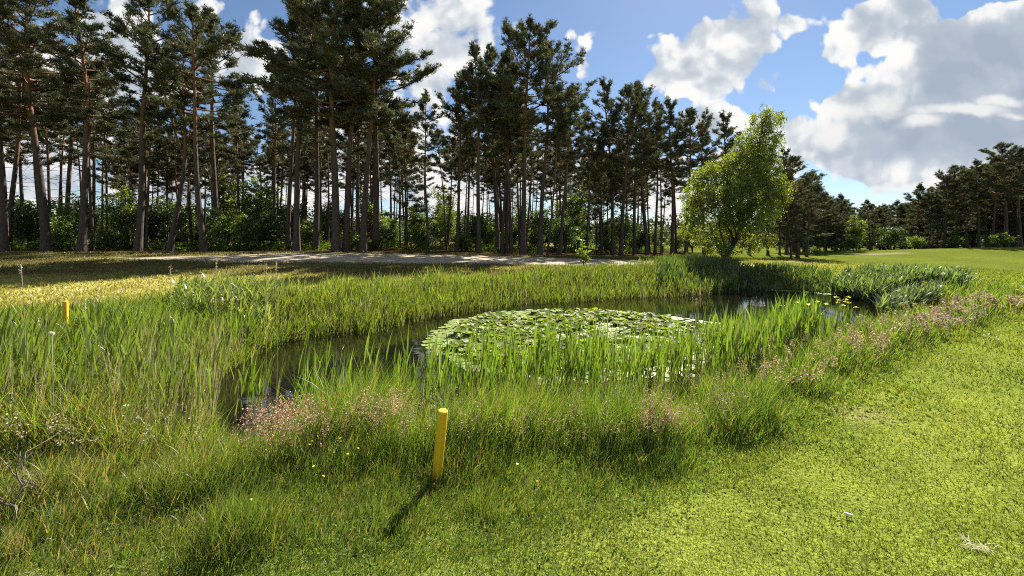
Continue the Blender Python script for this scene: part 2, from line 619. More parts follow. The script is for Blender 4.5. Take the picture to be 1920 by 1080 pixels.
M_yellow = pri_mat('yellow_paint', _yellow, .7, .3)
M_scrap = pri_mat('paper', lambda k, b: k.put(b, 'Base Color', k.ramp(k.noise(k.n('ShaderNodeTexCoord').outputs['Object'], 60, 4), [(.3, (.62, .60, .54)), (.7, (.82, .81, .77))])), .8)

# ------------------------------------------------------------------ ground sheet
def axis(a, b, n, c, k):
    t = np.linspace(-1, 1, n)
    return t


def sinh_axis(lo, hi, n, s):
    a, b = math.asinh(lo / s), math.asinh(hi / s)
    return np.sinh(np.linspace(a, b, n)) * s


gx = sinh_axis(-3000, 3000, 520, 2.2)
gy = np.concatenate([[-300, -80, -20], sinh_axis(-6, 3500, 520, 3.0)])
X, Y = np.meshgrid(gx, gy)
Z = ground_z(X, Y)
sdp = pond_sd(X, Y); sdl = lawn_sd(X, Y)


def zone_col(X, Y, sdp, sdl):
    nA = fbm(X * .5, Y * .5, 21); nB = fbm(X * .11, Y * .11, 5); nC = fbm(X * 1.7, Y * 1.7, 8)
    c = np.zeros(X.shape + (3,))
    green = np.array([.150, .190, .032]); lime = np.array([.212, .236, .040]); dry = np.array([.40, .345, .115]); brown = np.array([.085, .052, .026])
    sand = np.array([.36, .31, .235]); soil = np.array([.050, .045, .022]); mud = np.array([.030, .026, .014])
    c[:] = green
    w = sstep(-.4, .6, (nA - .5) * 3)[..., None]
    c = c * (1 - .5 * w) + lime * .5 * w
    # dry field on the left
    wl = (sstep(1.5, -5, X - .15 * Y) * sstep(5.0, 7.0, Y) * (1.0 + .5 * (nB - .5) + .5 * (nA - .5)))[..., None]
    wl = np.clip(wl, 0, 1)
    c = c * (1 - wl) + (dry * .82 + lime * .18) * wl
    # right of the birch: patchy, drier
    wr = (sstep(1.0, .8, X / np.maximum(Y, 1)) * sstep(.38, .48, X / np.maximum(Y, 1)) * sstep(15, 20, Y) * sstep(48, 36, Y) * (.45 + 1.2 * (nA - .5)))[..., None]
    wr = np.clip(wr, 0, .8)
    c = c * (1 - wr) + dry * wr
    # rough and reed ground
    wq = ((sdl > 0) * sstep(0, .5, sdl) * sstep(4.5, 2.5, sdp))[..., None]
    c = c * (1 - wq) + (soil * .7 + green * .3) * wq
    # tree shade before the path, painted into a dull brown turf colour
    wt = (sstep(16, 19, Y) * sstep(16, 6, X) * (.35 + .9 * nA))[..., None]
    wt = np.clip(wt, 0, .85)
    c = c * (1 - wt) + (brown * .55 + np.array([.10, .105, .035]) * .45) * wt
    # sandy path
    pc = 27.0 + .06 * X + 1.2 * (fbm(X * .12, X * 0, 31) - .5)
    hw = 3.3 * sstep(-28, -12, X) * sstep(22, 13, X) + .01
    wp = (sstep(1.25, .75, np.abs(Y - pc) / hw + .6 * (nA - .5) + .35 * (nC - .5)))[..., None]
    wp *= sstep(-28, -20, X)[..., None] * sstep(22, 16, X)[..., None]
    # needle litter in the wood
    edge = wood_edge(X)
    wn = (sstep(-3.5, -1.0, Y - edge) * sstep(45, 30, X) * sstep(95, 70, Y))[..., None]
    c = c * (1 - wn) + (brown * (.8 + .6 * nA[..., None])) * wn
    c = c * (1 - wp) + sand * (.75 + .5 * nC[..., None]) * wp
    # bare sandy patches beyond the birch
    for (px, py, rx, ry) in ((1480, 491, 3.6, .6), (1655, 476, 5, .5)):
        g = ground_at(px, py)
        q = np.hypot((X - g[0]) / rx, (Y - g[1]) / (ry * 3)) + .5 * (nC - .5)
        ws = sstep(1.1, .7, q)[..., None]
        c = c * (1 - ws) + sand * ws
    # worn patch at the lawn's edge
    g = ground_at(1610, 775)
    ws = (sstep(1.2, .3, np.hypot((X - g[0]) / .35, (Y - g[1]) / .22) + .7 * (nC - .5)))[..., None] * .4
    c = c * (1 - ws) + np.array([.26, .21, .12]) * ws
    wm = sstep(.35, -.1, sdp)[..., None]
    c = c * (1 - wm) + mud * wm
    return c


def wood_edge(X):
    return np.interp(X, [-60, -8, 2, 12, 20, 30, 60], [33, 33, 36, 45, 53, 62, 90])


def path_mask(X, Y):
    pc = 27.0 + .06 * X + 1.2 * (fbm(X * .12, X * 0, 31) - .5)
    hw = 3.3 * sstep(-28, -12, X) * sstep(22, 13, X) + .01
    return np.abs(Y - pc) / hw


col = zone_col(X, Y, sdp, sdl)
far_turf = ((path_mask(X, Y) > 1.2) * sstep(22, 45, np.hypot(X, Y)))[..., None]      # shade between upright blades, put into the far turf's colour
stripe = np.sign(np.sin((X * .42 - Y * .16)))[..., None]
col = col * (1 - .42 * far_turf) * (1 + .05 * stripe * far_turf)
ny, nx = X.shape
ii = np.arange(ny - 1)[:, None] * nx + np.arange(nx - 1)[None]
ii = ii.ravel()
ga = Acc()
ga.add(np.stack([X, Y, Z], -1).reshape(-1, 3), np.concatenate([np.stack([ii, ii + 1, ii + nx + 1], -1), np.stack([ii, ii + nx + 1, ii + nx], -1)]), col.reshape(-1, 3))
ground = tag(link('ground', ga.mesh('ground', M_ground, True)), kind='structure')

# pond water: one sheet reaching a little under the banks
ctr = POND.mean(0)
wp = []
for i in range(len(POND)):
    a, b = POND[i - 1], POND[(i + 1) % len(POND)]
    t = b - a; n = np.array([t[1], -t[0]]); n /= np.linalg.norm(n)
    q = POND[i] + n * .35
    if in_poly(POND, q[0], q[1]):
        q = POND[i] - n * .35
    wp.append(q)
wp = np.array(wp)
me = bpy.data.meshes.new('water')
me.from_pydata([(x, y, WATER_Z) for x, y in wp], [], [list(range(len(wp)))])
if me.polygons[0].normal.z < 0:
    me.flip_normals()
me.materials.append(M_water)
tag(link('water', me), kind='structure')

# ------------------------------------------------------------------ pines
def unit(v):
    return v / (np.linalg.norm(v, axis=-1, keepdims=True) + 1e-9)


def make_pine(seed, H=20.0, crown0=.52, rmax=3.0, nlimb=34, fork=0, wob=.35, r0=.24, dense=1.0, conic=0.0, dead=12):
    global rng
    keep = rng
    rng = np.random.default_rng(seed)
    tr, cr = Acc(), Acc()
    low = np.array([.080, .061, .052]); high = np.array([.23, .120, .066])

    def bcol(z):
        k = sstep(.34, .62, np.asarray(z) / H)[..., None]
        return low * (1 - k) + high * k
    K = 15
    zt = np.linspace(0, 1, K)
    ph = rng.uniform(0, 6.28, 4)
    path = np.stack([wob * (np.sin(zt * 3.1 + ph[0]) - np.sin(ph[0])) + .4 * wob * np.sin(zt * 8 + ph[1]) * zt,
                     wob * (np.sin(zt * 2.7 + ph[2]) - np.sin(ph[2])) + .4 * wob * np.sin(zt * 7 + ph[3]) * zt, zt * H], 1)
    rad = r0 * (1 - zt * .9) ** .8 * (1 + .45 * np.exp(-zt * 38))
    path[0, 2] = -.35
    stems = [(path, rad)]
    if fork:
        k0 = int(K * fork)
        for sgn in (1,):
            n = K - k0
            t = np.linspace(0, 1, n)
            az = rng.uniform(0, 6.28)
            off = np.stack([np.cos(az) * 2.4 * t ** .7, np.sin(az) * 2.4 * t ** .7, -.08 * H * t * t], 1)
            stems.append((path[k0:] + off, rad[k0:] * .8))
    for P_, R_ in stems:
        cc = bcol(np.repeat(P_[:, 2], 9)); cc = np.vstack([cc, cc[-1:]])
        tube(tr, P_, R_, 9, cc)
    tc_, td_, ts_ = [], [], []

    def at_h(P_, z):
        return np.array([np.interp(z, P_[:, 2], P_[:, 0]), np.interp(z, P_[:, 2], P_[:, 1]), z])
    golden = rng.uniform(0, 6.28)
    for si, (P_, R_) in enumerate(stems):
        nl = nlimb if si == 0 else int(nlimb * .55)
        zb = max(crown0 * H, P_[0, 2] + .5)
        for i in range(nl):
            f = (i + rng.uniform(0, .9)) / nl
            z = zb + (P_[-1, 2] - .25 - zb) * f ** .92
            golden += 2.4 + rng.normal() * .5
            az = golden
            prof = (math.sin(math.pi * min(1, f * .78 + .24)) ** .8) if not conic else (1 - f) ** .75 + .06
            L = rmax * prof * rng.uniform(.55, 1.2) * (1.0 if rng.random() > .12 else .5)
            if L < .35:
                L = .35
            el = R(-12) + R(62) * f ** 1.3 + rng.normal() * .16
            if conic:
                el = R(-8) + R(40) * f + rng.normal() * .12
            s0 = at_h(P_, z)
            n = 6; t = np.linspace(0, 1, n)
            cv_ = rng.normal() * .25
            aa = az + cv_ * t
            e = el + (R(24) * t if not conic else R(10) * t)
            st = np.stack([np.cos(aa) * np.cos(e), np.sin(aa) * np.cos(e), np.sin(e)], 1) * L / (n - 1)
            pth = s0 + np.vstack([[0, 0, 0], np.cumsum(st[1:], 0)])
            rl = .018 + .016 * L
            tube(tr, pth, rl * (1 - .8 * t), 5, bcol(np.full(n * 5 + 1, z)) * .8)
            ns = max(3, int(4 + L * 2.6))
            for j in range(ns):
                u = rng.uniform(.30, 1.0) if not conic else rng.uniform(.12, 1)
                b0 = np.array([np.interp(u, t, pth[:, d]) for d in range(3)])
                l2 = rng.uniform(.35, .95) * (1.15 - .5 * u) * (.5 + .22 * L)
                a2 = az + cv_ * u + rng.choice([-1, 1]) * rng.uniform(.4, 1.15)
                e2 = el + R(20) * u + rng.normal() * .25
                dv = np.array([np.cos(a2) * np.cos(e2), np.sin(a2) * np.cos(e2), np.sin(e2) + .12])
                b1 = b0 + dv * l2
                tube(tr, np.stack([b0, b0 + dv * l2 * .5 + [0, 0, -.02], b1]), [.016, .011, .005], 3, bcol(np.full(10, z)) * .7)
                m = max(2, int(l2 * 5.0 * dense))
                q = np.linspace(.35, 1.05, m)[:, None]
                tc_.append(b0 + dv * l2 * q + rng.normal(size=(m, 3)) * [.10, .10, .05]); td_.append(np.tile(dv, (m, 1)))
                ts_.append(rng.uniform(.75, 1.2, m))
            m = int(3 * dense) + 1
            tc_.append(pth[-1] + rng.normal(size=(m, 3)) * .12); td_.append(np.tile(unit(st[-1]), (m, 1))); ts_.append(rng.uniform(.8, 1.2, m))
        m = int(10 * dense)
        tc_.append(P_[-1] + rng.normal(size=(m, 3)) * [.22, .22, .4] - [0, 0, .2]); td_.append(np.tile([0, 0, 1.], (m, 1))); ts_.append(np.ones(m))
    # dead twigs on the bare stem
    for i in range(dead):
        z = rng.uniform(min(.22, crown0 * .5), crown0) * H
        az = rng.uniform(0, 6.28); L = rng.uniform(.5, 1.9); e = rng.uniform(-.5, .35)
        s0 = at_h(path, z)
        d = np.array([np.cos(az) * np.cos(e), np.sin(az) * np.cos(e), np.sin(e)])
        tube(tr, np.stack([s0, s0 + d * L * .5, s0 + d * L + [0, 0, -.15 * L]]), [.028, .018, .006], 4, low * .7)
        if rng.random() < .4:
            d2 = unit(d + rng.normal(size=3) * .6)
            tube(tr, np.stack([s0 + d * L * .5, s0 + d * L * .5 + d2 * L * .4]), [.014, .005], 3, low * .7)
    C = np.concatenate(tc_); D = np.concatenate(td_); S = np.concatenate(ts_)
    k = 17
    N = len(C)
    dirs = unit(np.repeat(unit(D), k, 0) * .55 + rng.normal(size=(N * k, 3)) * [.75, .75, .5] + [0, 0, .32])
    cen = np.repeat(C, k, 0) + rng.normal(size=(N * k, 3)) * [.09, .09, .05]
    L = np.repeat(S, k) * rng.uniform(.16, .40, N * k)
    tcol = jit((.078, .083, .045), N, .32, .08)
    spikes(cr, cen, dirs, L, np.repeat(S, k) * rng.uniform(.045, .085, N * k), np.repeat(tcol, k, 0))
    rng = keep
    return tr.mesh('pine_trunk', M_bark, True), cr.mesh('pine_crown', M_needle)


VAR = {}
def var(key, **kw):
    VAR[key] = make_pine(**kw)


var('a', seed=1, H=20, crown0=.50, rmax=4.0, nlimb=36, r0=.245)
var('b', seed=2, H=20, crown0=.52, rmax=3.5, nlimb=34, wob=.5)
var('c', seed=3, H=20, crown0=.47, rmax=3.7, nlimb=36, wob=.25, r0=.235)
var('d', seed=4, H=20, crown0=.56, rmax=4.1, nlimb=34, wob=.45, r0=.235)
var('e', seed=5, H=20, crown0=.50, rmax=2.8, nlimb=30, r0=.19, wob=.3)
var('f', seed=6, H=20, crown0=.55, rmax=3.6, nlimb=34, fork=.42, wob=.6, r0=.24)
var('g', seed=7, H=20, crown0=.64, rmax=2.8, nlimb=28, r0=.16, wob=.35, dead=20)
var('h', seed=8, H=20, crown0=.44, rmax=4.4, nlimb=46, r0=.27, wob=.3)
var('k', seed=9, H=16, crown0=.07, rmax=3.1, nlimb=64, r0=.2, wob=.1, conic=1, dense=1.0, dead=2)
var('m', seed=10, H=16, crown0=.22, rmax=3.2, nlimb=46, r0=.2, wob=.3, dead=6)
VH = {'k': 16, 'm': 16}
_used = {}


def place_pine(key, x, y, height, label, group=None, lean=(0, 0), wide=1.0, rz=None, cat='pine tree'):
    if key not in _used:
        root = bpy.data.objects.new('pine_tree', None)
        root.empty_display_size = .5
        scene.collection.objects.link(root)
        link('trunk', VAR[key][0], root)
        link('crown', VAR[key][1], root)
        _used[key] = root
    else:
        src = _used[key]
        root = src.copy()
        scene.collection.objects.link(root)
        for ch in list(src.children):
            c = ch.copy(); scene.collection.objects.link(c); c.parent = root
    for q in ('group',):
        if q in root:
            del root[q]
    s = height / VH.get(key, 20)
    root.scale = (s * wide, s * wide, s)
    rz = random.uniform(0, 6.28) if rz is None else rz
    M = Matrix.Rotation(lean[0], 3, 'Y') @ Matrix.Rotation(-lean[1], 3, 'X') @ Matrix.Rotation(rz, 3, 'Z')
    root.rotation_euler = M.to_euler()
    root.location = (x, y, float(ground_z(x, y)) - .02)
    tag(root, label, cat, group)
    return root


def px_pine(key, px, d, top, label, lean=0.0, wide=1.0, group='pines along the front edge of the wood', rz=None):
    """a pine whose trunk stands at depth d in the direction of column px, as tall as it shows"""
    x = (px - 960) / F * d * 1.0
    zg = float(ground_z(x, d))
    d = d + 1.4 * (px < 720)
    x = (px - 960) / F * d
    zg = float(ground_z(x, d))
    r = ray(px, top); zt = CAM_H + r[2] / r[1] * d
    return place_pine(key, x, d, zt - zg, label, group, (lean, 0), wide, rz)


FRONT = [
    ('c', 8, 30, -9, 'thick dark pine trunk at the very edge of the picture, beside the open dry field', -.01, 1.0),
    ('h', 88, 30.5, -12, 'broad old pine with heavy crown, second thick trunk from the picture edge', -.05, 1.05),
    ('a', 152, 30, -6, 'thick straight pine with tan sunlit streak on its upper trunk, above the left stake', -.01, 1.05),
    ('b', 258, 31, -30, 'slim pine leaning to one side with long bare reddish trunk, alone in a gap', .09, .95),
    ('f', 318, 31.5, 60, 'forked pine whose dark stem splits in two halfway up', .05, .95),
    ('d', 382, 30.5, 18, 'straight pine with pale orange upper trunk and flat green crown against blue sky', -.015, .95),
    ('b', 404, 36, 22, 'reddish pine just behind the straight pale trunked one, crown in blue sky', .02, .95),
    ('e', 448, 40, 170, 'thin shorter pine below the patch of white cloud, with narrow crown', 0, .9),
    ('g', 540, 34, -20, 'dark leaning pine trunk next to the reddish one before the green saplings', .04, 1.1),
    ('a', 556, 31, -8, 'reddish brown straight pine with crown out of the picture, between green bushes', .0, 1.0),
    ('c', 592, 33, -40, 'even slender pine just before the thick twin trunk', .0, .85),
    ('h', 630, 29.5, -11, 'thickest pine of the wood edge, front stem of the twin trunk', .02, 1.15),
    ('a', 648, 30.2, -9, 'pine stem grown close behind the thickest trunk', .025, 1.0),
    ('c', 680, 30, -20, 'straight grey brown pine right of the twin trunk, foot at the sandy path', .03, 1.05),
    ('h', 704, 33, 5, 'dark pine whose big crown ends the tall group against the veil of cloud', .03, 1.05),
    ('m', 762, 38, 215, 'shorter dark pine with foliage hanging low among bare trunks', .0, .9),
    ('e', 803, 36, 178, 'lone slim dark pine in the dip between the two tall groups', .01, 1.0),
    ('c', 856, 37, 150, 'pine with rounded top just right of the dip in the wood', .02, .9),
    ('g', 874, 39, 140, 'thin pine leaning slightly, middle of three before green saplings', .03, 1.0),
    ('a', 898, 35, 88, 'tall pine with curved stem at the start of the second tall group', -.03, .9),
    ('b', 932, 37, 82, 'leftmost of the row of four close dark trunks', .0, .85),
    ('e', 941, 36, 100, 'second of the row of four close dark trunks', .012, .9),
    ('c', 949, 36.3, 95, 'third of the row of four close dark trunks', -.005, .8),
    ('g', 959, 35.6, 130, 'last and thinnest of the row of four close dark trunks', -.01, 1.1),
    ('h', 980, 35, 48, 'tallest pine of the second group with bright orange brown trunk', .02, .92),
    ('d', 1012, 35, 78, 'stout pine leaning a little, purple brown trunk beside the orange one', .045, 1.0),
    ('g', 1026, 34.6, 190, 'thin crooked pine stem leaning strongly across its neighbours', .12, .9),
    ('c', 1049, 36.5, 160, 'dark bushy based pine behind the bright green sapling', .06, .9),
    ('e', 1100, 41, 215, 'slim pine just right of the bright green sapling, gap of sky beside it', .0, 1.0),
    ('m', 1128, 43, 240, 'shorter dark pine with low branches beyond the sapling', .0, .9),
    ('a', 1148, 43, 155, 'curved dark pine at the gap under the tall crowns', -.03, .9),
    ('h', 1164, 42, 162, 'stout dark pine right of the curved one with spiky double top', .015, .85),
    ('c', 1190, 47, 160, 'pointed pine top standing out over the right part of the wood', .0, .9),
    ('b', 1213, 47, 200, 'upright pine in the close stand left of the birch', .01, 1.0),
    ('e', 1228, 48, 190, 'narrow pine among dense trunks left of the birch', -.02, 1.0),
    ('g', 1240, 46, 230, 'bare thin trunk in the close stand left of the birch', .02, 1.0),
    ('a', 1260, 49, 192, 'thick pine with grey trunk, second from the birch', .0, 1.0),
    ('h', 1286, 50, 205, 'thick pine whose trunk stands just beside the birch leaves', .0, .95),
    ('c', 1320, 54, 235, 'pine crown showing directly over the birch lobe', .0, 1.0),
    ('a', 1362, 55, 216, 'round topped pine behind the gap between birch lobe and birch spire', .0, 1.0),
    ('c', 1405, 57, 270, 'pine hidden behind the birch, dark through its leaves', .0, 1.0),
    ('c', 1440, 57, 290, 'pine behind the birch foot, dark trunk seen through leaves', .0, 1.0),
]
for k_, px, d, top, lab, ln, wd in FRONT:
    px_pine(k_, px, d, top, lab, ln, wd)

EDGE = [
    ('h', 1496, 52, 294, 'tall dark pine massed right of the birch', 0, 1.15),
    ('m', 1512, 56, 325, 'dark layered pine stepping down right of the tall pine by the birch', 0, 1.2),
    ('m', 1484, 50, 372, 'short dense dark pine filling the foot of the group by the birch', 0, 1.3),
    ('a', 1474, 60, 282, 'pine whose top stands out between birch spire and the tall dark pine', 0, 1.0),
    ('m', 1462, 58, 330, 'dark bushy pine squeezed between the birch and the tall dark pine', 0, 1.0),
    ('m', 1545, 84, 362, 'small dark pine first of the far row beyond the fairway', 0, 1.2),
    ('k', 1522, 80, 392, 'low dark conifer beyond the foot of the pines by the birch', 0, 1.4),
    ('m', 1582, 88, 366, 'far pine with open ragged top next to the pale green tree', 0, 1.2),
    ('k', 1566, 86, 400, 'bushy low conifer filling the far row beneath the ragged tops', 0, 1.5),
    ('m', 1632, 106, 376, 'far pine right of the pale green tree, flat top', 0, 1.3),
    ('k', 1650, 108, 390, 'far dense conifer with pointed tip in the dip of the tree line', 0, 1.5),
    ('m', 1676, 106, 378, 'far pine with small round head in the dip of the tree line', 0, 1.3),
    ('k', 1696, 104, 392, 'dark far conifer left of the rising tree line', 0, 1.5),
    ('m', 1722, 92, 348, 'flat topped pine where the far tree line begins to rise', 0, 1.2),
    ('k', 1706, 96, 402, 'short dark conifer under the flat topped pine', 0, 1.5),
    ('c', 1742, 90, 352, 'narrow pine beside the flat topped one on the rising line', 0, 1.3),
    ('m', 1768, 86, 332, 'spreading pine with layered boughs on the rising line', 0, 1.2),
    ('k', 1758, 90, 385, 'dense conifer under the spreading pine beyond the mound', 0, 1.4),
    ('h', 1795, 86, 312, 'tall pine with arching layered crown above the mound', 0, 1.1),
    ('m', 1815, 88, 318, 'leafy dark pine between the two tallest far crowns', 0, 1.2),
    ('a', 1835, 84, 304, 'pine with wide shelf of needles over the mound, bare trunk below', 0, 1.1),
    ('c', 1862, 82, 296, 'stately far pine near the picture edge with bare dark trunk', 0, 1.1),
    ('h', 1888, 80, 268, 'highest far pine near the picture edge', 0, 1.1),
    ('m', 1850, 90, 340, 'dark bushy pine filling the far row behind bare trunks', 0, 1.3),
    ('a', 1915, 80, 282, 'far pine cut by the picture edge', 0, 1.1),
    ('m', 1905, 88, 330, 'low bushy pine at the picture edge under the highest far pine', 0, 1.3),
    ('h', 1960, 82, 270, 'far pine just outside the picture edge', 0, 1.1),
]
for k_, px, d, top, lab, ln, wd in EDGE:
    px_pine(k_, px, d, top, lab, ln, wd, 'conifers round the far fairway')

TOPX = [1490, 1540, 1580, 1640, 1700, 1740, 1800, 1860, 1920, 2000]
TOPY = [330, 368, 376, 384, 384, 362, 328, 306, 288, 270]
frng = random.Random(23)
for i in range(84):
    px = frng.uniform(1475, 1990)
    d = np.interp(px, [1475, 1560, 1660, 1760, 1990], [72, 96, 116, 98, 88]) + frng.uniform(0, 22)
    x = (px - 960) / F * d
    top = np.interp(px, TOPX, TOPY) + abs(frng.gauss(3, 9))
    k_ = frng.choice(['m', 'm', 'k', 'h', 'c', 'a'])
    place_pine(k_, x, d, CAM_H + (HORIZON - top) / F * d - float(ground_z(x, d)), 'dark conifer massed in the far wood beyond the fairway, right of the birch', 'dark conifers massed beyond the fairway', (0, 0), frng.uniform(1.1, 1.7))

# deeper trunks: nothing in the photo tells them apart
taken = [(o.location.x, o.location.y) for o in scene.objects if o.name.startswith('pine_tree')]
prng = random.Random(11)
keys = ['b', 'g', 'e', 'g', 'c', 'g', 'e', 'e']
cnt = 0
for _ in range(4000):
    if cnt >= 150:
        break
    x = prng.uniform(-56, 24)
    e = float(wood_edge(x))
    y = e + prng.uniform(1.5, 30)
    if abs(x) / y > 1.45:
        continue
    if any((x - a) ** 2 + (y - b) ** 2 < 3.2 for a, b in taken):
        continue
    px = 960 + F * x / y
    if 770 < px < 840 or 1120 < px < 1150 and y < 50:
        if prng.random() < .6:
            continue
    taken.append((x, y))
    cnt += 1
    h = prng.uniform(13.5, 18.5) * (1 if x < -6 else .9)
    if px < 210:
        h *= 1.12
    if 225 < px < 460:
        h *= .86
    if 770 < px < 850:
        h *= .8
    zone = 'left part of the wood, behind the dry field' if px < 480 else 'middle of the wood, behind the sandy path' if px < 880 else 'right part of the wood, behind the pond'
    place_pine(prng.choice(keys), x, y, h, 'slender dark pine deep in the ' + zone, 'slender pines deep in the ' + zone.split(',')[0], (prng.gauss(0, .025), prng.gauss(0, .02)), prng.uniform(.8, 1.05))

# ------------------------------------------------------------------ broadleaf trees and shrubs
def make_shrub(seed, h, w, n, base=(.07, .11, .022), leaf=.11, nstem=7, low=.05):
    global rng
    keep = rng
    rng = np.random.default_rng(seed)
    st, fo = Acc(), Acc()
    for i in range(nstem):
        az = rng.uniform(0, 6.28); r = rng.uniform(.1, .42) * w; hh = h * rng.uniform(.6, 1.0)
        t = np.linspace(0, 1, 6)
        tip = np.array([np.cos(az) * r, np.sin(az) * r, hh])
        pth = np.stack([tip[0] * t ** 1.3, tip[1] * t ** 1.3, tip[2] * t], 1) + rng.normal(size=(6, 3)) * .04 * h * t[:, None] * (1 - t[:, None])
        pth[0, 2] = -.1
        tube(st, pth, (.012 + .006 * h) * (1 - .8 * t), 5, (.075, .065, .05))
        nb = int(n / nstem / 16)
        for j in range(nb):
            u = rng.uniform(low + .1, 1) ** .8
            b0 = np.array([np.interp(u, t, pth[:, d]) for d in range(3)])
            a2 = rng.uniform(0, 6.28); L = rng.uniform(.25, .6) * w * (1.1 - .75 * u)
            d = np.array([np.cos(a2), np.sin(a2), rng.uniform(-.2, .75)])
            b1 = b0 + d * L
            if j % 2 == 0:
                tube(st, np.stack([b0, .5 * (b0 + b1) + [0, 0, .03], b1]), [.012, .008, .003], 3, (.075, .065, .05))
            m = 16
            c = b0 + (b1 - b0) * rng.uniform(.2, 1.08, (m, 1)) + rng.normal(size=(m, 3)) * [.09 * w * .5, .09 * w * .5, .06 * w * .5]
            c[:, 2] = np.maximum(c[:, 2], .04)
            leaves(fo, c, leaf * rng.uniform(.6, 1.25, m), np.repeat(jit(base, 1, .22, .08), m, 0) * rng.uniform(.8, 1.2, (m, 1)), up=.5)
    rng = keep
    return st.mesh('shrub_stems', M_bark, True), fo.mesh('shrub_foliage', M_leaf)


SH = {
    'low': make_shrub(31, 1.8, 2.6, 2200, (.10, .155, .026), .14, 8),
    'mid': make_shrub(32, 3.4, 3.0, 3400, (.11, .165, .028), .15, 8, .08),
    'tall': make_shrub(33, 7.0, 3.6, 5200, (.13, .185, .032), .18, 6, .15),
    'dark': make_shrub(34, 4.5, 3.8, 5200, (.05, .08, .02), .16, 9, .05),
    'sap': make_shrub(35, 1.5, 0.75, 620, (.16, .23, .035), .085, 4, .15),
}
_sh_used = {}


def place_shrub(key, name, x, y, s, label, cat, group=None, wide=1.0):
    if key not in _sh_used:
        root = bpy.data.objects.new(name, None); scene.collection.objects.link(root)
        link('stem', SH[key][0], root); link('foliage', SH[key][1], root)
        _sh_used[key] = root
    else:
        src = _sh_used[key]
        root = src.copy(); root.name = name
        scene.collection.objects.link(root)
        for ch in list(src.children):
            c = ch.copy(); scene.collection.objects.link(c); c.parent = root
        if 'group' in root:
            del root['group']
    root.scale = (s * wide, s * wide, s)
    root.rotation_euler = (0, 0, random.uniform(0, 6.28))
    root.location = (x, y, float(ground_z(x, y)) - .02)
    return tag(root, label, cat, group)


g = ground_at(1095, 508)
place_shrub('sap', 'sapling', g[0], g[1], 1.12, 'bright green sapling standing alone before the sandy path', 'sapling')
NAMED_SH = [
    ('dark', 55, 36, 1.0, 'dark green bush filling the space between the first thick trunks'),
    ('mid', 115, 35, .9, 'green bush beside the second thick trunk, leaves catching light'),
    ('tall', 232, 40, .95, 'round headed young broadleaf tree under the gap, left of the leaning pine'),
    ('dark', 285, 38, 1.1, 'dark bush behind the leaning pine'),
    ('low', 205, 35.5, 1.0, 'low sunlit bush left of the leaning pine foot'),
    ('tall', 345, 42, .8, 'dark young tree behind the forked pine'),
    ('mid', 420, 35, 1.05, 'light green leafy bush right of the straight pale trunk'),
    ('mid', 462, 34.5, .9, 'leafy green bush at the wood edge under the white cloud patch'),
    ('dark', 505, 35, .8, 'dark bush touching the reddish trunk'),
    ('mid', 585, 37, .8, 'bush seen between the reddish trunk and the twin trunk'),
    ('tall', 610, 46, .9, 'pale young tree rising behind the twin trunk'),
    ('low', 660, 33, .9, 'low bush at the foot of the twin trunk'),
    ('mid', 725, 40, .9, 'bush right of the tall group, green in the light'),
    ('tall', 780, 44, .8, 'bright young birch like tree in the dip of the wood'),
    ('low', 790, 38, 1.1, 'wide low bush in the dip of the wood'),
    ('tall', 838, 46, .75, 'yellow green young tree left of the second tall group'),
    ('mid', 915, 42, 1.0, 'green bush just left of the four close trunks'),
    ('low', 868, 38, .9, 'low bush under the three pines before the second group'),
    ('mid', 1000, 43, .9, 'green bush behind the orange brown trunk'),
    ('dark', 1060, 40, .9, 'dark bush around the bushy based pine'),
    ('mid', 1095, 47, .9, 'green bush beyond the bright sapling'),
    ('low', 1140, 45, 1.1, 'low dark bush under the curved pine'),
    ('dark', 1200, 55, .9, 'dark bush in the close stand left of the birch'),
    ('mid', 1268, 58, 1.0, 'bush behind the two thick trunks by the birch'),
    ('tall', 1606, 88, 1.15, 'pale green broadleaf tree in the far row beyond the fairway'),
    ('dark', 1668, 92, 1.3, 'round green bush standing before the dark far tree line'),
    ('low', 1530, 66, .9, 'small dark bush at the corner of the fairway by the tall dark pine'),
    ('dark', 1600, 82, .75, 'dark bush low in the far row, under the pale green tree'),
    ('low', 1720, 84, 1.5, 'light bush at the far wood edge left of the mound'),
    ('low', 1790, 84, 1.5, 'bush peeping over the mound crest'),
    ('low', 1880, 80, 1.6, 'bush behind the mound near the picture edge'),
]
for k_, px, d, s, lab in NAMED_SH:
    x = (px - 960) / F * d
    nm = 'young_tree' if k_ == 'tall' else 'bush'
    place_shrub(k_, nm, x, d, s, lab, 'tree' if k_ == 'tall' else 'bush', 'bushes and young trees under the pines')
srng = random.Random(5)
for i in range(80):
    px = srng.uniform(-150, 1420)
    e = float(wood_edge((px - 960) / F * 40))
    d = e + srng.uniform(6, 34)
    x = (px - 960) / F * d
    k_ = srng.choice(['low', 'mid', 'tall', 'tall', 'dark', 'dark'])
    place_shrub(k_, 'young_tree' if k_ == 'tall' else 'bush', x, d, srng.uniform(.5, 1.35), 'green undergrowth plant half hidden far behind the pine trunks', 'tree' if k_ == 'tall' else 'bush', 'undergrowth far behind the pine trunks', srng.uniform(.7, 1.5))

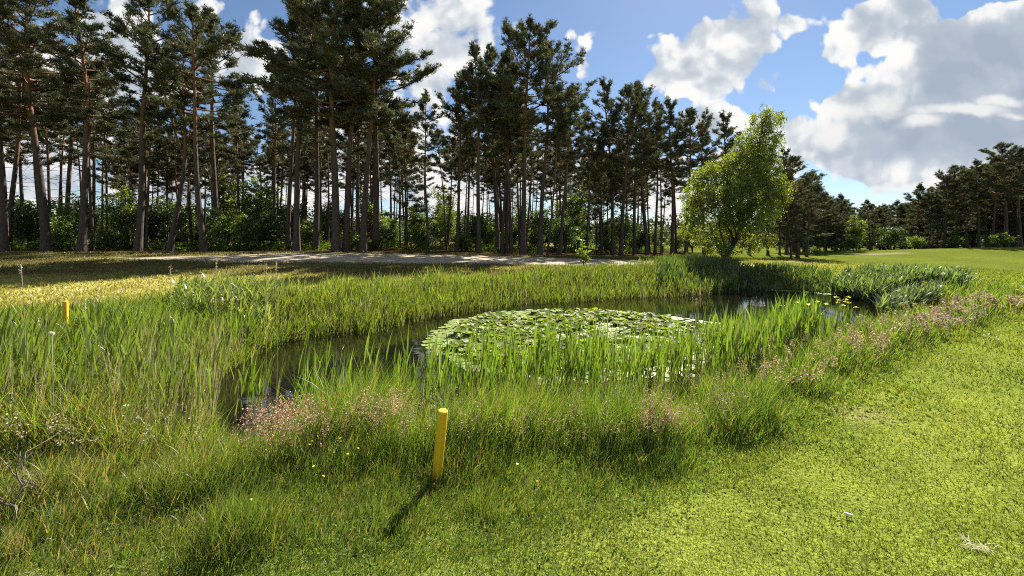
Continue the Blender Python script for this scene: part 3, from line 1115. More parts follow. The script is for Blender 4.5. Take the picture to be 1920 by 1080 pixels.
# bracken and bramble on the wood's floor
ub = Acc()
x = rng.uniform(-52, 26, 5200); y = wood_edge(x) + .6 + 15 * rng.random(5200) ** 1.4
k_ = fbm(x * .28, y * .28, 36) > .44 + .10 * rng.random(len(x))
x, y = x[k_], y[k_]
hgt = .25 + 1.5 * np.clip(fbm(x * .5, y * .5, 37) - .3, 0, 1)
n_ = 11
c = np.repeat(np.column_stack([x, y, ground_z(x, y)]), n_, 0)
c += rng.normal(size=c.shape) * [.22, .22, 0] + np.column_stack([np.zeros((len(c), 2)), np.repeat(hgt, n_) * rng.uniform(.1, 1.05, len(c))])
leaves(ub, c, rng.uniform(.10, .24, len(c)), np.repeat(jit((.060, .090, .022), len(x), .3, .1), n_, 0), up=.9)
tag(link('undergrowth', ub.mesh('undergrowth', M_herb)), 'low bracken and bramble covering the floor of the wood', 'undergrowth', None, 'stuff')

# a far wood that closes the horizon: reads as one mass
fw = Acc()
for i in range(900):
    a = rng.uniform(-1.15, 1.15)
    d = rng.uniform(190, 330)
    x, y = math.sin(a) * d, math.cos(a) * d
    h = rng.uniform(9, 15); w = rng.uniform(2.5, 5)
    z = float(ground_z(x, y))
    m = 110
    c = np.array([x, y, z]) + rng.normal(size=(m, 3)) * [w * .5, w * .5, 0] + np.stack([np.zeros(m), np.zeros(m), h * rng.uniform(.0, 1, m)], 1)
    leaves(fw, c, rng.uniform(.9, 2.0, m), jit((.05, .065, .028), m, .25), up=.3)
tag(link('far_woods', fw.mesh('far_woods', M_needle)), 'far low woods closing the horizon behind the trunks', 'woods', None, 'stuff')

# ------------------------------------------------------------------ birch
BIRCH = ground_at(1352, 507)
# the crown's breadth at each height, measured on the photograph: row, left, right
BIRCH_ROWS = np.array([(484, 1362, 1398), (474, 1330, 1436), (460, 1312, 1458), (440, 1300, 1466), (410, 1286, 1462), (380, 1283, 1476), (350, 1286, 1480), (330, 1294, 1474), (315, 1310, 1468),
                       (300, 1334, 1474), (288, 1374, 1478), (270, 1388, 1476), (250, 1394, 1470), (230, 1400, 1476), (215, 1414, 1468), (204, 1434, 1446)], float)


def make_birch():
    global rng
    keep = rng
    rng = np.random.default_rng(77)
    D = BIRCH[1]
    m = D / F
    zz = (507 - BIRCH_ROWS[:, 0]) * m
    xl = (BIRCH_ROWS[:, 1] - 1352) * m; xr = (BIRCH_ROWS[:, 2] - 1352) * m
    tr, cr = Acc(), Acc()
    bark = np.array([.075, .064, .054])
    tk = np.array([(1351, 515), (1354, 500), (1364, 480), (1378, 455), (1392, 420), (1404, 370), (1414, 320), (1424, 270), (1434, 225), (1440, 208)], float)
    trunk = np.column_stack([(tk[:, 0] - 1352) * m, .12 * np.sin(np.arange(10) * .9), (507 - tk[:, 1]) * m])
    t = np.linspace(0, 1, 10)
    tube(tr, trunk, .17 * (1 - .92 * t) ** .9 + .04 * np.exp(-t * 20), 9, bark)

    def on_trunk(z):
        return np.array([np.interp(z, trunk[:, 2], trunk[:, d]) for d in range(3)])

    def noise3(p_):
        return (vnoise(p_[:, 0] * 1.5 + 7, p_[:, 2] * 1.5, 91) + vnoise(p_[:, 1] * 1.6, p_[:, 2] * 1.4 + 3, 92) + vnoise(p_[:, 0] * 3.1, p_[:, 1] * 3.1 + p_[:, 2] * 2.2, 93)) / 3

    def inside(p_, grow=1.0):
        l = np.interp(p_[:, 2], zz, xl); r = np.interp(p_[:, 2], zz, xr)
        c = (l + r) / 2 - 9 * m; w = (r - l) / 2 * grow * .93 * (.86 + .3 * vnoise(p_[:, 1] * 1.2 + 5, p_[:, 2] * 1.7, 95))
        yc = .25 * np.sin(p_[:, 2] * 1.3)
        return (((p_[:, 0] - c) / w) ** 2 + ((p_[:, 1] - yc) / (w * .85)) ** 2 < 1) & (p_[:, 2] > zz[0]) & (p_[:, 2] < zz[-1])
    base = np.array([.150, .195, .030])
    # limbs that reach out into the volume
    pts = np.column_stack([rng.uniform(xl.min(), xr.max(), 4000), rng.uniform(-3, 3, 4000), rng.uniform(zz[0], zz[-1], 4000)])
    pts = pts[inside(pts, .82)]
    ends = pts[:46]
    limbs = []
    for e_ in ends:
        s0 = on_trunk(np.clip(e_[2] - .75 * np.linalg.norm(e_[:2] - on_trunk(e_[2])[:2]) - .25, .55, trunk[-2, 2]))
        q = np.linspace(0, 1, 8)[:, None]
        L = np.linalg.norm(e_ - s0)
        pth = s0 + (e_ - s0) * q + np.array([0, 0, .22 * L]) * np.sin(np.pi * q) + rng.normal(size=(8, 3)) * .035 * L * q * (1 - q) * 4
        tube(tr, pth, (.012 + .014 * L) * (1 - .85 * q[:, 0]), 6, bark)
        limbs.append(pth)
    LP = np.concatenate(limbs + [trunk[4:]])
    # drooping twigs, each hung with leaves; clumps and gaps follow a noise
    pts = np.column_stack([rng.uniform(xl.min(), xr.max(), 26000), rng.uniform(-3.2, 3.2, 26000), rng.uniform(zz[0] + .25, zz[-1] + .1, 26000)])
    pts = pts[inside(pts)]
    pts = pts[noise3(pts) > .465 - .17 * sstep(5.2, 6.5, pts[:, 2])][:2050]
    for j, b0 in enumerate(pts):
        a2 = rng.uniform(0, 6.28); l2 = rng.uniform(.12, .42); q = np.linspace(0, 1, 5); drop = rng.uniform(.25, .8)
        tw = b0 + np.stack([np.cos(a2) * l2 * q ** .8, np.sin(a2) * l2 * q ** .8, .12 * np.sin(q * 2.6) - drop * q ** 1.8], 1)
        near = LP[np.argmin(((LP - b0) ** 2).sum(1))]
        if j % 2 == 0:
            tube(tr, np.vstack([near, .5 * (near + b0) + [0, 0, .06], tw]), np.array([.012, .010, .008, .006, .005, .004, .003]), 3, bark * .9, cap=False)
        n = int(rng.integers(20, 40))
        uu = rng.uniform(0, 1.03, n)
        c = np.stack([np.interp(uu, q, tw[:, d]) for d in range(3)], 1) + rng.normal(size=(n, 3)) * .075
        c = c[inside(c, 1.13)]
        leaves(cr, c, rng.uniform(.06, .11, len(c)), np.repeat(jit(base, 1, .2, .06), len(c), 0) * rng.uniform(.75, 1.25, (len(c), 1)), up=.2, hang=np.tile([0, 0, -1.], (len(c), 1)))
    # thin hanging sprays at the arching tip
    for j in range(22):
        b0 = trunk[-1] + [rng.uniform(-.7, .9), rng.uniform(-.4, .4), rng.uniform(-.9, .1)]
        q = np.linspace(0, 1, 6)
        tw = b0 + np.stack([rng.uniform(-.1, .5) * q ** .7, .2 * rng.normal() * q, .3 * np.sin(q * 2.2) - rng.uniform(.3, .9) * q ** 2], 1)
        tube(tr, np.vstack([on_trunk(b0[2] - .3), tw]), .008 * (1 - .7 * np.linspace(0, 1, 7)), 3, bark * .9)
        n = 30; uu = rng.uniform(.1, 1, n)
        c = np.stack([np.interp(uu, q, tw[:, d]) for d in range(3)], 1) + rng.normal(size=(n, 3)) * .045
        leaves(cr, c, rng.uniform(.05, .085, n), jit(base * .9, n, .2), up=.2, hang=np.tile([0, 0, -1.], (n, 1)))
    rng = keep
    return tr.mesh('birch_trunk', M_bark, True), cr.mesh('birch_crown', M_leaf)


g = BIRCH
bt, bc = make_birch()
root = bpy.data.objects.new('birch_tree', None); scene.collection.objects.link(root)
link('trunk', bt, root); link('crown', bc, root)
root.location = (g[0], g[1], g[2])
tag(root, 'sunlit yellow green birch with drooping twigs leaning over the far pond bank', 'birch tree')
print('birch at', g)

# ------------------------------------------------------------------ grass
def scatter(n, dmin, dmax, amax=1.0):
    a = rng.uniform(-amax, amax, n)
    d = np.exp(rng.uniform(math.log(dmin), math.log(dmax), n))
    return np.sin(a) * d, np.cos(a) * d, d


# mown turf and field: short blades, wider with distance
x, y, d = scatter(430000, 1.5, 62, 1.02)
sl = lawn_sd(x, y); sp = pond_sd(x, y)
wl_ = (y < wood_edge(x) - 2) & (path_mask(x, y) > 1.0) & (sp > 1.0)
keep_ = wl_ & ((sl < .12 + .3 * (fbm(x * 3, y * 3, 44) - .5)) | (sp > 3.2) | (y > 17))
x, y, d, sl, sp = [q[keep_] for q in (x, y, d, sl, sp)]
z = ground_z(x, y)
N = len(x)
nA = fbm(x * .9, y * .9, 41); nB = fbm(x * .22, y * .22, 42)
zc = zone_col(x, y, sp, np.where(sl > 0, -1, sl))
hh = (.017 + .015 * rng.random(N)) * (1 + .8 * (nA > .58) * (nA - .5) * 4) * np.clip(d / 5, 1, 2.6)
hh *= 1 + .6 * sstep(-.35, .3, sl)
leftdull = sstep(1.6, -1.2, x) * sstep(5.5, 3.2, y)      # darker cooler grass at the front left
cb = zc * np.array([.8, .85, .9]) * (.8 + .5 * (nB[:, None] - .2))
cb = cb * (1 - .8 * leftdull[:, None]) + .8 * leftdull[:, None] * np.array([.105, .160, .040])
cb *= (1 + .16 * rng.normal(size=(N, 1))).clip(.5, 1.6)
cb *= (1 + .08 * np.sin(2.2 * (x * .80 + y * .60) + .8 * nA) * (sl < 0))[:, None]
strawy = (rng.random(N) < .10)[:, None]
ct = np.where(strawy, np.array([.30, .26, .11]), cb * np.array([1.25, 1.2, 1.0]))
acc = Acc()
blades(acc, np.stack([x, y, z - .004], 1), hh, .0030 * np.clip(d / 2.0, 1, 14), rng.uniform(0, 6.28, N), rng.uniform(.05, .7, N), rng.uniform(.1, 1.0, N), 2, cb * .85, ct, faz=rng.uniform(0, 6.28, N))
tag(link('lawn_grass', acc.mesh('lawn_grass', M_grass)), 'short mown turf with yellow green blades along the pond', 'grass', None, 'stuff')

# rough grass between lawn and pond
x, y, d = scatter(330000, 1.7, 26, 1.02)
sl = lawn_sd(x, y); sp = pond_sd(x, y)
k_ = (sl > -.12) & (sp > -.05) & (sp < 4.0) & (y < 17 + .35 * x)
x, y, d, sl, sp = [q[k_] for q in (x, y, d, sl, sp)]
z = ground_z(x, y); N = len(x)
nA = fbm(x * 1.6, y * 1.6, 51); nB = fbm(x * .5, y * .5, 52)
tl = tall_sd(x, y) + .55 * (fbm(x * 1.4, y * 1.4, 58) - .5)
tus = sstep(.35, .75, fbm(x * 2.6, y * 2.6, 57, 3))
hm = .045 + .085 * sstep(0, .25, sl) * (.35 + 1.3 * tus) * (1 + .9 * sstep(.3, -1.6, x)) + .29 * sstep(-.02, .40, tl) * (.35 + .95 * tus) * (1 - .5 * sstep(1.3, .2, sp) * sstep(-1.6, -.6, x))
hm *= 1 - .35 * sstep(3, .8, np.abs(x - 4) + 2) * 0
hh = hm * rng.uniform(.5, 1.3, N)
g1 = np.array([.088, .165, .034]); g2 = np.array([.185, .255, .042]); tan = np.array([.30, .245, .12])
mixv = np.clip(nB * 1.6 - .3 + .25 * rng.normal(size=N), 0, 1)[:, None]
cb = g1 * (1 - mixv) + g2 * mixv
dryw = (rng.random(N) < .13 + .25 * sstep(-1.2, -3.2, x) * sstep(4.5, 3.0, y))[:, None]
cb = cb * (1 - .22 * sstep(.1, -.3, tl))[:, None]
cb = np.where(dryw, tan * rng.uniform(.6, 1.1, (N, 1)), cb)
cb *= (1 + .2 * rng.normal(size=(N, 1))).clip(.5, 1.7)
acc = Acc()
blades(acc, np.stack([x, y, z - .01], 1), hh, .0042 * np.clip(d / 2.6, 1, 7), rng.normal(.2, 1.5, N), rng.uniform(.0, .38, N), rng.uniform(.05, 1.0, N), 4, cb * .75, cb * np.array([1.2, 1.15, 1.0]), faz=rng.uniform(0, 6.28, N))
tag(link('rough_grass', acc.mesh('rough_grass', M_grass)), 'unmown meadow grass on the pond bank, green with straw blades', 'grass', None, 'stuff')


# clover and other small broad leaved herbs in the turf's margin
x, y, d = scatter(24000, 1.7, 7, 1.0)
sl = lawn_sd(x, y); tl = tall_sd(x, y)
k_ = (sl > -.35 - .4 * rng.random(len(x))) & (tl < .35) & (fbm(x * 1.9, y * 1.9, 55) > .44)
x, y, d = x[k_], y[k_], d[k_]
N = len(x)
hb = Acc()
leaves(hb, np.column_stack([x, y, ground_z(x, y) + rng.uniform(.02, .075, N)]), .014 * rng.uniform(.6, 1.5, N) * np.clip(d / 2.6, 1, 2.5), jit((.115, .175, .045), N, .25, .07), up=1.6)
tag(link('clover', hb.mesh('clover', M_herb)), 'clover and small herbs in the turf in front of the tall grass', 'clover', None, 'stuff')


# flowering grass heads: tan and rose panicles on thin stalks
def panicles(acc_s, acc_h, P, H, colh, spread=.05, k=34, size=.010, hl=.16):
    N = len(P)
    az = rng.normal(.2, 1.2, N)
    tip = blades(acc_s, P, H, np.full(N, .003) * np.clip(np.hypot(P[:, 0], P[:, 1]) / 3, 1, 5), az, rng.uniform(0, .18, N), rng.uniform(.05, .45, N), 4, np.array([.12, .13, .05]), np.array([.26, .19, .11]), faz=rng.uniform(0, 6.28, N))
    t = rng.uniform(0, 1, (N, k))
    dirn = np.stack([np.cos(az) * .3, np.sin(az) * .3, -np.ones(N)], 1) * [-1, -1, 1]
    sp_ = spread * np.sin(np.pi * np.clip(t * .9 + .08, 0, 1))
    c = tip[:, None] + dirn[:, None] * (t * hl)[..., None] * 1.0 + rng.normal(size=(N, k, 3)) * sp_[..., None] * [1, 1, .35]
    sc = np.repeat(np.clip(np.hypot(P[:, 0], P[:, 1]) / 3.2, 1, 3.5), k)
    leaves(acc_h, c.reshape(-1, 3), size * sc * rng.uniform(.6, 1.4, N * k), np.repeat(colh, k, 0) * rng.uniform(.7, 1.3, (N * k, 1)))


acs, ach = Acc(), Acc()
for (px, py, rx, ry, n, hgt, cc) in [
        (525, 880, 70, 22, 170, .46, (.46, .27, .19)), (705, 850, 55, 18, 120, .46, (.42, .28, .18)), (1215, 845, 60, 22, 130, .40, (.44, .28, .20)), (1000, 880, 160, 35, 60, .38, (.34, .27, .15)),
        (1480, 745, 70, 30, 55, .40, (.44, .30, .21)), (200, 950, 260, 40, 110, .34, (.36, .28, .17)), (830, 860, 120, 30, 35, .42, (.32, .28, .15)),
        (1350, 830, 120, 40, 60, .38, (.34, .28, .16)), (1740, 618, 90, 16, 130, .38, (.40, .335, .25)), (1600, 680, 90, 30, 90, .42, (.38, .30, .19)), (1690, 640, 110, 22, 60, .38, (.38, .33, .22)),
        (1840, 590, 60, 10, 120, .42, (.36, .30, .20)), (60, 900, 120, 40, 45, .42, (.40, .31, .22))]:
    n = int(n * .36)
    pp = [plane_at(px + rng.normal() * rx * .6, min(1060, py + rng.normal() * ry * .6), -.02) for _ in range(n)]
    pp = np.array(pp)
    ok = (tall_sd(pp[:, 0], pp[:, 1]) > .0)
    pp = pp[ok]
    P3 = np.column_stack([pp, ground_z(pp[:, 0], pp[:, 1])])
    panicles(acs, ach, P3, hgt * rng.uniform(.75, 1.2, len(P3)), jit(cc, len(P3), .18, .05), spread=.034, k=46, size=.010, hl=.15)
x, y, d = scatter(1500, 2.2, 22, 1.0)
sl = lawn_sd(x, y); sp = pond_sd(x, y)
ok = (tall_sd(x, y) > .05) & (sp > .0) & (sp < 3) & (y < 16 + .3 * x)
x, y = x[ok], y[ok]
P3 = np.column_stack([x, y, ground_z(x, y)])
panicles(acs, ach, P3, rng.uniform(.28, .5, len(P3)), jit((.30, .26, .13), len(P3), .2, .08), spread=.02, k=26, size=.011, hl=.12)
tag(link('grass_stalks', acs.mesh('grass_stalks', M_dry)), 'thin flowering stalks in the rough grass', 'grass', None, 'stuff')
tag(link('grass_flowers', ach.mesh('grass_flowers', M_dry)), 'rose and tan flower heads of the meadow grass', 'grass', None, 'stuff')


# ------------------------------------------------------------------ reeds
def reeds(acc, accd, P, H, green, wind=.25, nleaf=6, dry=.3, leaf=.30, w=.017, spread=.5, erect=0.0):
    N = len(P)
    dist = np.hypot(P[:, 0], P[:, 1]); ws = np.clip(dist / 5.0, 1, 2.6)
    isd = rng.random(N) < dry
    lean = np.abs(rng.normal(0, .07, N)); az = rng.normal(wind, 1.3, N)
    # stems
    Pg, Hg = P[~isd], H[~isd]; n = len(Pg)
    bend = rng.uniform(.02, .22, n)
    col = jit(green, n, .18, .06)
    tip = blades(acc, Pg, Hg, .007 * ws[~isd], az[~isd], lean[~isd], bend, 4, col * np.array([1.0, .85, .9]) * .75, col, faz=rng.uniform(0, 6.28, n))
    # leaves along the stems
    for j in range(nleaf):
        t = .28 + .66 * (j + rng.random(n) * .8) / nleaf
        th = lean[~isd] + bend * t * .5
        q = Pg + np.stack([np.sin(th) * np.cos(az[~isd]), np.sin(th) * np.sin(az[~isd]), np.cos(th)], 1) * (Hg * t)[:, None]
        la = rng.normal(wind, 1.25, n)
        L = leaf * rng.uniform(.6, 1.25, n) * (.75 + .5 * np.sin(np.pi * t))
        blades(acc, q, L, w * ws[~isd] * rng.uniform(.7, 1.2, n), la, rng.uniform(.12, .55, n) * (1 - erect), rng.uniform(.1, 1.3, n) * (1 - .6 * erect), 4, col * rng.uniform(.8, 1.15, (n, 1)), col * rng.uniform(.95, 1.35, (n, 1)), faz=la + np.pi / 2 + rng.normal(0, .6, n), lance=.8)
    # old dry stalks
    Pd = P[isd]; n = len(Pd)
    if n:
        c = jit((.50, .42, .26), n, .24, .06)
        blades(accd, Pd, H[isd] * rng.uniform(.65, 1.2, n), .0062 * ws[isd], az[isd], np.abs(rng.normal(0, .10, n)), rng.uniform(0, .2, n), 4, c * .75, c, faz=rng.uniform(0, 6.28, n))


def zone_points(poly, n):
    poly = np.asarray(poly)
    lo, hi = poly.min(0), poly.max(0)
    o = []
    while len(o) < n:
        q = rng.uniform(lo, hi, (n, 2))
        o += list(q[in_poly(poly, q[:, 0], q[:, 1])])
    q = np.array(o[:n])
    return q


def pz(pts, z=-.3):
    return [plane_at(a, b, z) for a, b in pts]


def onto(q, floor=-.62):
    return np.column_stack([q, np.maximum(ground_z(q[:, 0], q[:, 1]), floor)])


rA, rD = Acc(), Acc()
# dense bed at the left
Z1 = pz([(-500, 900), (0, 885), (300, 880), (400, 862), (405, 770), (415, 700), (480, 640), (330, 600), (60, 625), (-500, 690)])
q = zone_points(Z1, 7500)
P = onto(q)
reeds(rA, rD, P, np.clip(1.66 - .185 * q[:, 1] - P[:, 2], .18, 1.1) * rng.uniform(.72, 1.05, len(P)) * (.84 + .22 * fbm(q[:, 0] * 1.1, q[:, 1] * 1.1, 61)) * (1 - .38 * (np.abs(q[:, 0] / q[:, 1] + 1.10) < .045)), (.125, .170, .030), dry=.62, leaf=.29, w=.0145, erect=.66, nleaf=3)
# taller tufts with wind bent leaves over the left bed
Z1b = pz([(330, 640), (500, 640), (540, 600), (420, 585), (320, 600)])
q = zone_points(Z1b, 420); P = onto(q)
reeds(rA, rD, P, rng.uniform(.45, .78, len(P)), (.17, .21, .07), dry=.2, leaf=.36, wind=.1, w=.013)
q = zone_points(pz([(150, 800), (250, 800), (245, 700), (160, 690)]), 90); P = onto(q)
reeds(rA, rD, P, rng.uniform(.42, .68, len(P)), (.11, .16, .03), dry=.1, leaf=.38, w=.018, erect=.6)
# sparse belt standing in the near water
Z2 = pz([(430, 850), (800, 842), (1100, 815), (1300, 770), (1480, 700), (1560, 645), (1470, 640), (1330, 690), (1130, 735), (850, 760), (600, 765), (430, 770)], -.4)
q = zone_points(Z2, 1550)
nz = fbm(q[:, 0] * 1.8, q[:, 1] * 1.8, 66)
q = q[(nz > .40) & ((rng.random(len(q)) < .42) | (q[:, 0] / q[:, 1] > -.22))]
P = onto(q)
P[:, 2] = np.maximum(P[:, 2], -.55)
reeds(rA, rD, P, rng.uniform(.5, 1.0, len(P)) * (.80 + .4 * fbm(q[:, 0], q[:, 1], 67)), (.135, .205, .030), dry=.32, leaf=.36, w=.0145, erect=.7, nleaf=4)
q = zone_points(pz([(900, 800), (1120, 790), (1130, 740), (900, 760)], -.4), 60)
P = onto(q); P[:, 2] = np.maximum(P[:, 2], -.55)
reeds(rA, rD, P, rng.uniform(.8, 1.15, len(P)), (.125, .185, .024), dry=.1, leaf=.40, w=.018, erect=.8)
# far belt
Z3 = pz([(330, 616), (540, 632), (700, 618), (800, 594), (1000, 566), (1180, 556), (1330, 549), (1385, 541), (1380, 528), (1280, 526), (1100, 534), (900, 555), (700, 580), (520, 600), (400, 608)])
q = zone_points(Z3, 6500)
P = onto(q)
hh = rng.uniform(.40, .72, len(P)) * (.65 + .4 * fbm(q[:, 0] * .7, q[:, 1] * .7, 71)) * (1 + .05 * sstep(-1.5, 3, q[:, 0]))
dk = sstep(5.2, 6.6, q[:, 0] - .0 * q[:, 1]) * sstep(12, 14, q[:, 1])
reeds(rA, rD, P, hh * (1 + .35 * dk), (.135, .175, .030), dry=.33, leaf=.25, w=.0085, erect=.5, nleaf=4)
# tall stand under the birch, the tree's shade put into its dark green
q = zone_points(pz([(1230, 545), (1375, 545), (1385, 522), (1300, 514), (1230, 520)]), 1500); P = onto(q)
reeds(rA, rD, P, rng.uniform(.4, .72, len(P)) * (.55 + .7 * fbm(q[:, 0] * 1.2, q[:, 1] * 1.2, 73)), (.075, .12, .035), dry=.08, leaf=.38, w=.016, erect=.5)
# right clump with pale glossy leaves
q = zone_points(RIGHT_CLUMP, 1500); P = onto(q)
reeds(rA, rD, P, rng.uniform(.36, .70, len(P)), (.12, .17, .06), dry=.06, leaf=.34, wind=.0, w=.018, erect=.1)
q = zone_points(pz([(1640, 600), (1760, 595), (1760, 575), (1660, 575)]), 260); P = onto(q)
reeds(rA, rD, P, rng.uniform(.35, .6, len(P)), (.13, .17, .08), dry=.1, leaf=.34, wind=.0, w=.016, erect=.0)
# low sedge on the far bank behind the birch
q = zone_points(pz([(1380, 540), (1550, 548), (1560, 533), (1480, 520), (1390, 518)]), 700); P = onto(q)
reeds(rA, rD, P, rng.uniform(.18, .45, len(P)), (.075, .115, .03), dry=.15, leaf=.28, w=.014, erect=.3, nleaf=4)
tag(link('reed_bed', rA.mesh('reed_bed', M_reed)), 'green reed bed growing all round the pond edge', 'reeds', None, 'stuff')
tag(link('old_reeds', rD.mesh('old_reeds', M_dry)), 'dry straw coloured stalks of last year among the green reeds', 'reeds', None, 'stuff')


# single tall dry stalks that stand out
def dry_stalk(px, py_top, d, label, lean=.0):
    xx = (px - 960) / F * d
    zt = CAM_H + ray(px, py_top)[2] / ray(px, py_top)[1] * d
    zg = float(ground_z(xx, d))
    h = zt - max(zg, -.6)
    a = Acc()
    t = np.linspace(0, 1, 7)
    tube(a, np.stack([lean * t ** 1.5, .02 * np.sin(t * 3), h * t], 1), .0042 * (1 - .55 * t), 5, (.42, .34, .20))
    o = link('dry_reed_stalk', a.mesh('dry_reed_stalk', M_dry, True))
    b = Acc()
    n = 40
    tt = rng.uniform(.93, 1.01, n)
    leaves(b, np.stack([lean * tt ** 1.5, np.zeros(n), h * tt], 1) + rng.normal(size=(n, 3)) * .007, .014 * rng.uniform(.6, 1.3, n), jit((.36, .29, .18), n, .15))
    link('seed_head', b.mesh('seed_head', M_dry), o)
    o.location = (xx, d, max(zg, -.6))
    tag(o, label, 'reed stalk', 'single dry reed stalks')


dry_stalk(45, 497, 3.6, 'tall dry stalk nearest the picture edge, rising over the reeds into the dry field', -.03)
dry_stalk(402, 485, 4.6, 'tallest dry stalk, standing before the shaded strip left of the pond', .02)
dry_stalk(312, 500, 5.0, 'pale bent dry stalk between the left stake and the tallest stalk', .05)
dry_stalk(497, 495, 5.2, 'first of two thin dry stalks beside the wind bent reeds', .01)
dry_stalk(518, 492, 5.3, 'second thin dry stalk, right beside its neighbour at the wind bent reeds', .0)
dry_stalk(155, 570, 3.8, 'dry stalk just right of the left yellow stake', .02)
dry_stalk(1297, 545, 5.4, 'brown dry stalk rising out of the green reeds over open water', .02)
dry_stalk(1310, 560, 5.2, 'shorter brown dry stalk beside the tall one over open water', -.03)

# ------------------------------------------------------------------ water lilies
RAFT = smooth_closed([plane_at(px, py, WATER_Z) for px, py in
    [(784, 644), (842, 604), (955, 584), (1100, 580), (1205, 588), (1305, 598), (1378, 616), (1398, 642), (1345, 676), (1265, 702), (1160, 716), (1040, 722), (930, 708), (830, 680)]], 5)


def make_pad(seed, dome=0.0):
    r2 = np.random.default_rng(seed)
    n = 18
    th = np.linspace(R(14), R(346), n)
    a = Acc()
    rr = 1 + .05 * r2.normal(size=n)
    ring1 = np.stack([np.cos(th) * rr * .55, np.sin(th) * rr * .55, np.full(n, .02 + dome * .12)], 1)
    ring2 = np.stack([np.cos(th) * rr, np.sin(th) * rr, .015 + dome * .45 * np.abs(np.sin(th * .5 + .6)) + .05 * r2.random(n)], 1)
    v = np.vstack([[[.06, 0, .01]], ring1, ring2])
    t = []
    for i in range(n - 1):
        t += [(0, 1 + i, 2 + i), (1 + i, 1 + n + i, 2 + n + i), (1 + i, 2 + n + i, 2 + i)]
    return v, np.array(t)


cand = zone_points(RAFT, 6000)
cand = cand[(line_dist(RAFT, cand[:, 0], cand[:, 1], True) > .75 * (fbm(cand[:, 0] * 1.1, cand[:, 1] * 1.1, 87) - .42)) & (fbm(cand[:, 0] * 2.6, cand[:, 1] * 2.6, 88) > .28)]
sdR = line_dist(RAFT, cand[:, 0], cand[:, 1], True)
# flat pads along the rim and in one bright lane, raised crowded leaves in the middle
lane = np.hypot((cand[:, 0] - plane_at(1140, 632, WATER_Z)[0]) / 1.25, (cand[:, 1] - plane_at(1140, 632, WATER_Z)[1]) / .42) < 1
flat_m = (sdR < .22 + .55 * fbm(cand[:, 0] * 1.3, cand[:, 1] * 1.3, 81)) | (lane & (fbm(cand[:, 0] * 3, cand[:, 1] * 3, 83) > .42)) | (fbm(cand[:, 0] * .9, cand[:, 1] * .9, 82) > .66)
pads = []
cell = {}
for (xx, yy), fl in zip(cand, flat_m):
    if not fl:
        continue
    r_ = rng.uniform(.06, .125)
    if rng.random() < .25:
        continue
    key = (int(xx / .3), int(yy / .3)); ok = True
    for i in (-1, 0, 1):
        for j in (-1, 0, 1):
            for (a, b, c) in cell.get((key[0] + i, key[1] + j), ()):
                if (a - xx) ** 2 + (b - yy) ** 2 < (.62 * (c + r_)) ** 2:
                    ok = False
    if ok:
        cell.setdefault(key, []).append((xx, yy, r_)); pads.append((xx, yy, r_))
# strays off the raft and a strip along the far bank
for px, py in [(1210, 705), (1250, 715), (1290, 706), (1180, 712), (1420, 655), (1450, 652), (1470, 664)]:
    w_ = plane_at(px, py, WATER_Z); pads.append((w_[0], w_[1], .11))
for i in range(46):
    t = i / 45
    w_ = plane_at(1440 + 125 * t, 545 + 8 * t ** 1.5 + rng.uniform(-.6, .8), WATER_Z); pads.append((w_[0], w_[1], .16))
PADM = []
for i in range(5):
    v, t = make_pad(90 + i)
    a = Acc(); a.add(v, t, jit((.19, .245, .060), 1, .18, .06)[0])
    PADM.append(a)
    PADM[-1] = a.mesh('lily_pad', M_pad)
padA = Acc()
pads.sort(key=lambda p_: p_[1])
pv = [make_pad(90 + i) for i in range(5)]
first = {}
for i, (xx, yy, r_) in enumerate(pads):
    k_ = i % 5
    rz = rng.uniform(0, 6.28)
    if i < 300:
        o = link('lily_pad', PADM[k_])
        o.location = (xx, yy, WATER_Z + .006 + .004 * (i % 4))
        o.rotation_euler = (rng.normal() * .035, rng.normal() * .035, rz)
        o.scale = (r_, r_, r_)
        tag(o, 'flat round lily pad afloat at the rim of the raft in the pond', 'lily pad', 'flat pads of the water lily raft')
    else:
        v, t = pv[k_]
        c, s = math.cos(rz), math.sin(rz)
        w_ = np.stack([v[:, 0] * c - v[:, 1] * s, v[:, 0] * s + v[:, 1] * c, v[:, 2]], 1) * r_ + [xx, yy, WATER_Z + .006 + .004 * (i % 4)]
        padA.add(w_, t, jit((.19, .245, .060), 1, .12, .03)[0])
if padA.n:
    tag(link('distant_lily_pads', padA.mesh('distant_lily_pads', M_pad)), 'flat lily pads at the far side of the raft', 'lily pads', None, 'stuff')
print('pads', len(pads))
# crowded leaves standing above the water
upA = Acc()
q = cand[~flat_m][:2600]
for (xx, yy) in q:
    k_ = rng.integers(5); v, t = pv[k_]
    rz = rng.uniform(0, 6.28); tl = rng.uniform(.05, .5); ta = rng.uniform(0, 6.28)
    Mx = np.array(Matrix.Rotation(ta, 3, 'Z') @ Matrix.Rotation(tl, 3, 'X') @ Matrix.Rotation(rz, 3, 'Z'))
    vv = v * [1, 1, 1.0]; vv = vv.copy(); vv[:, 2] += .28 * (vv[:, 0] ** 2)
    w_ = vv @ Mx.T * rng.uniform(.06, .105) + [xx, yy, WATER_Z + rng.uniform(.03, .11)]
    upA.add(w_, t, jit((.165, .215, .026), 1, .25, .06)[0])
tag(link('lily_leaves', upA.mesh('lily_leaves', M_lily)), 'crowded green water lily leaves raised above the water in the middle of the raft', 'lily leaves', None, 'stuff')


# ------------------------------------------------------------------ yellow stakes
def stake_mesh(h, r):
    a = Acc()
    z = [-.12, 0, .05, h * .5, h - .012, h - .004, h]
    rr = [r, r, r, r, r, r * .93, r * .78]
    tube(a, np.stack([np.zeros(7), np.zeros(7), z], 1), rr, 20, (.7, .5, .05))
    return a.mesh('stake', M_yellow, False)


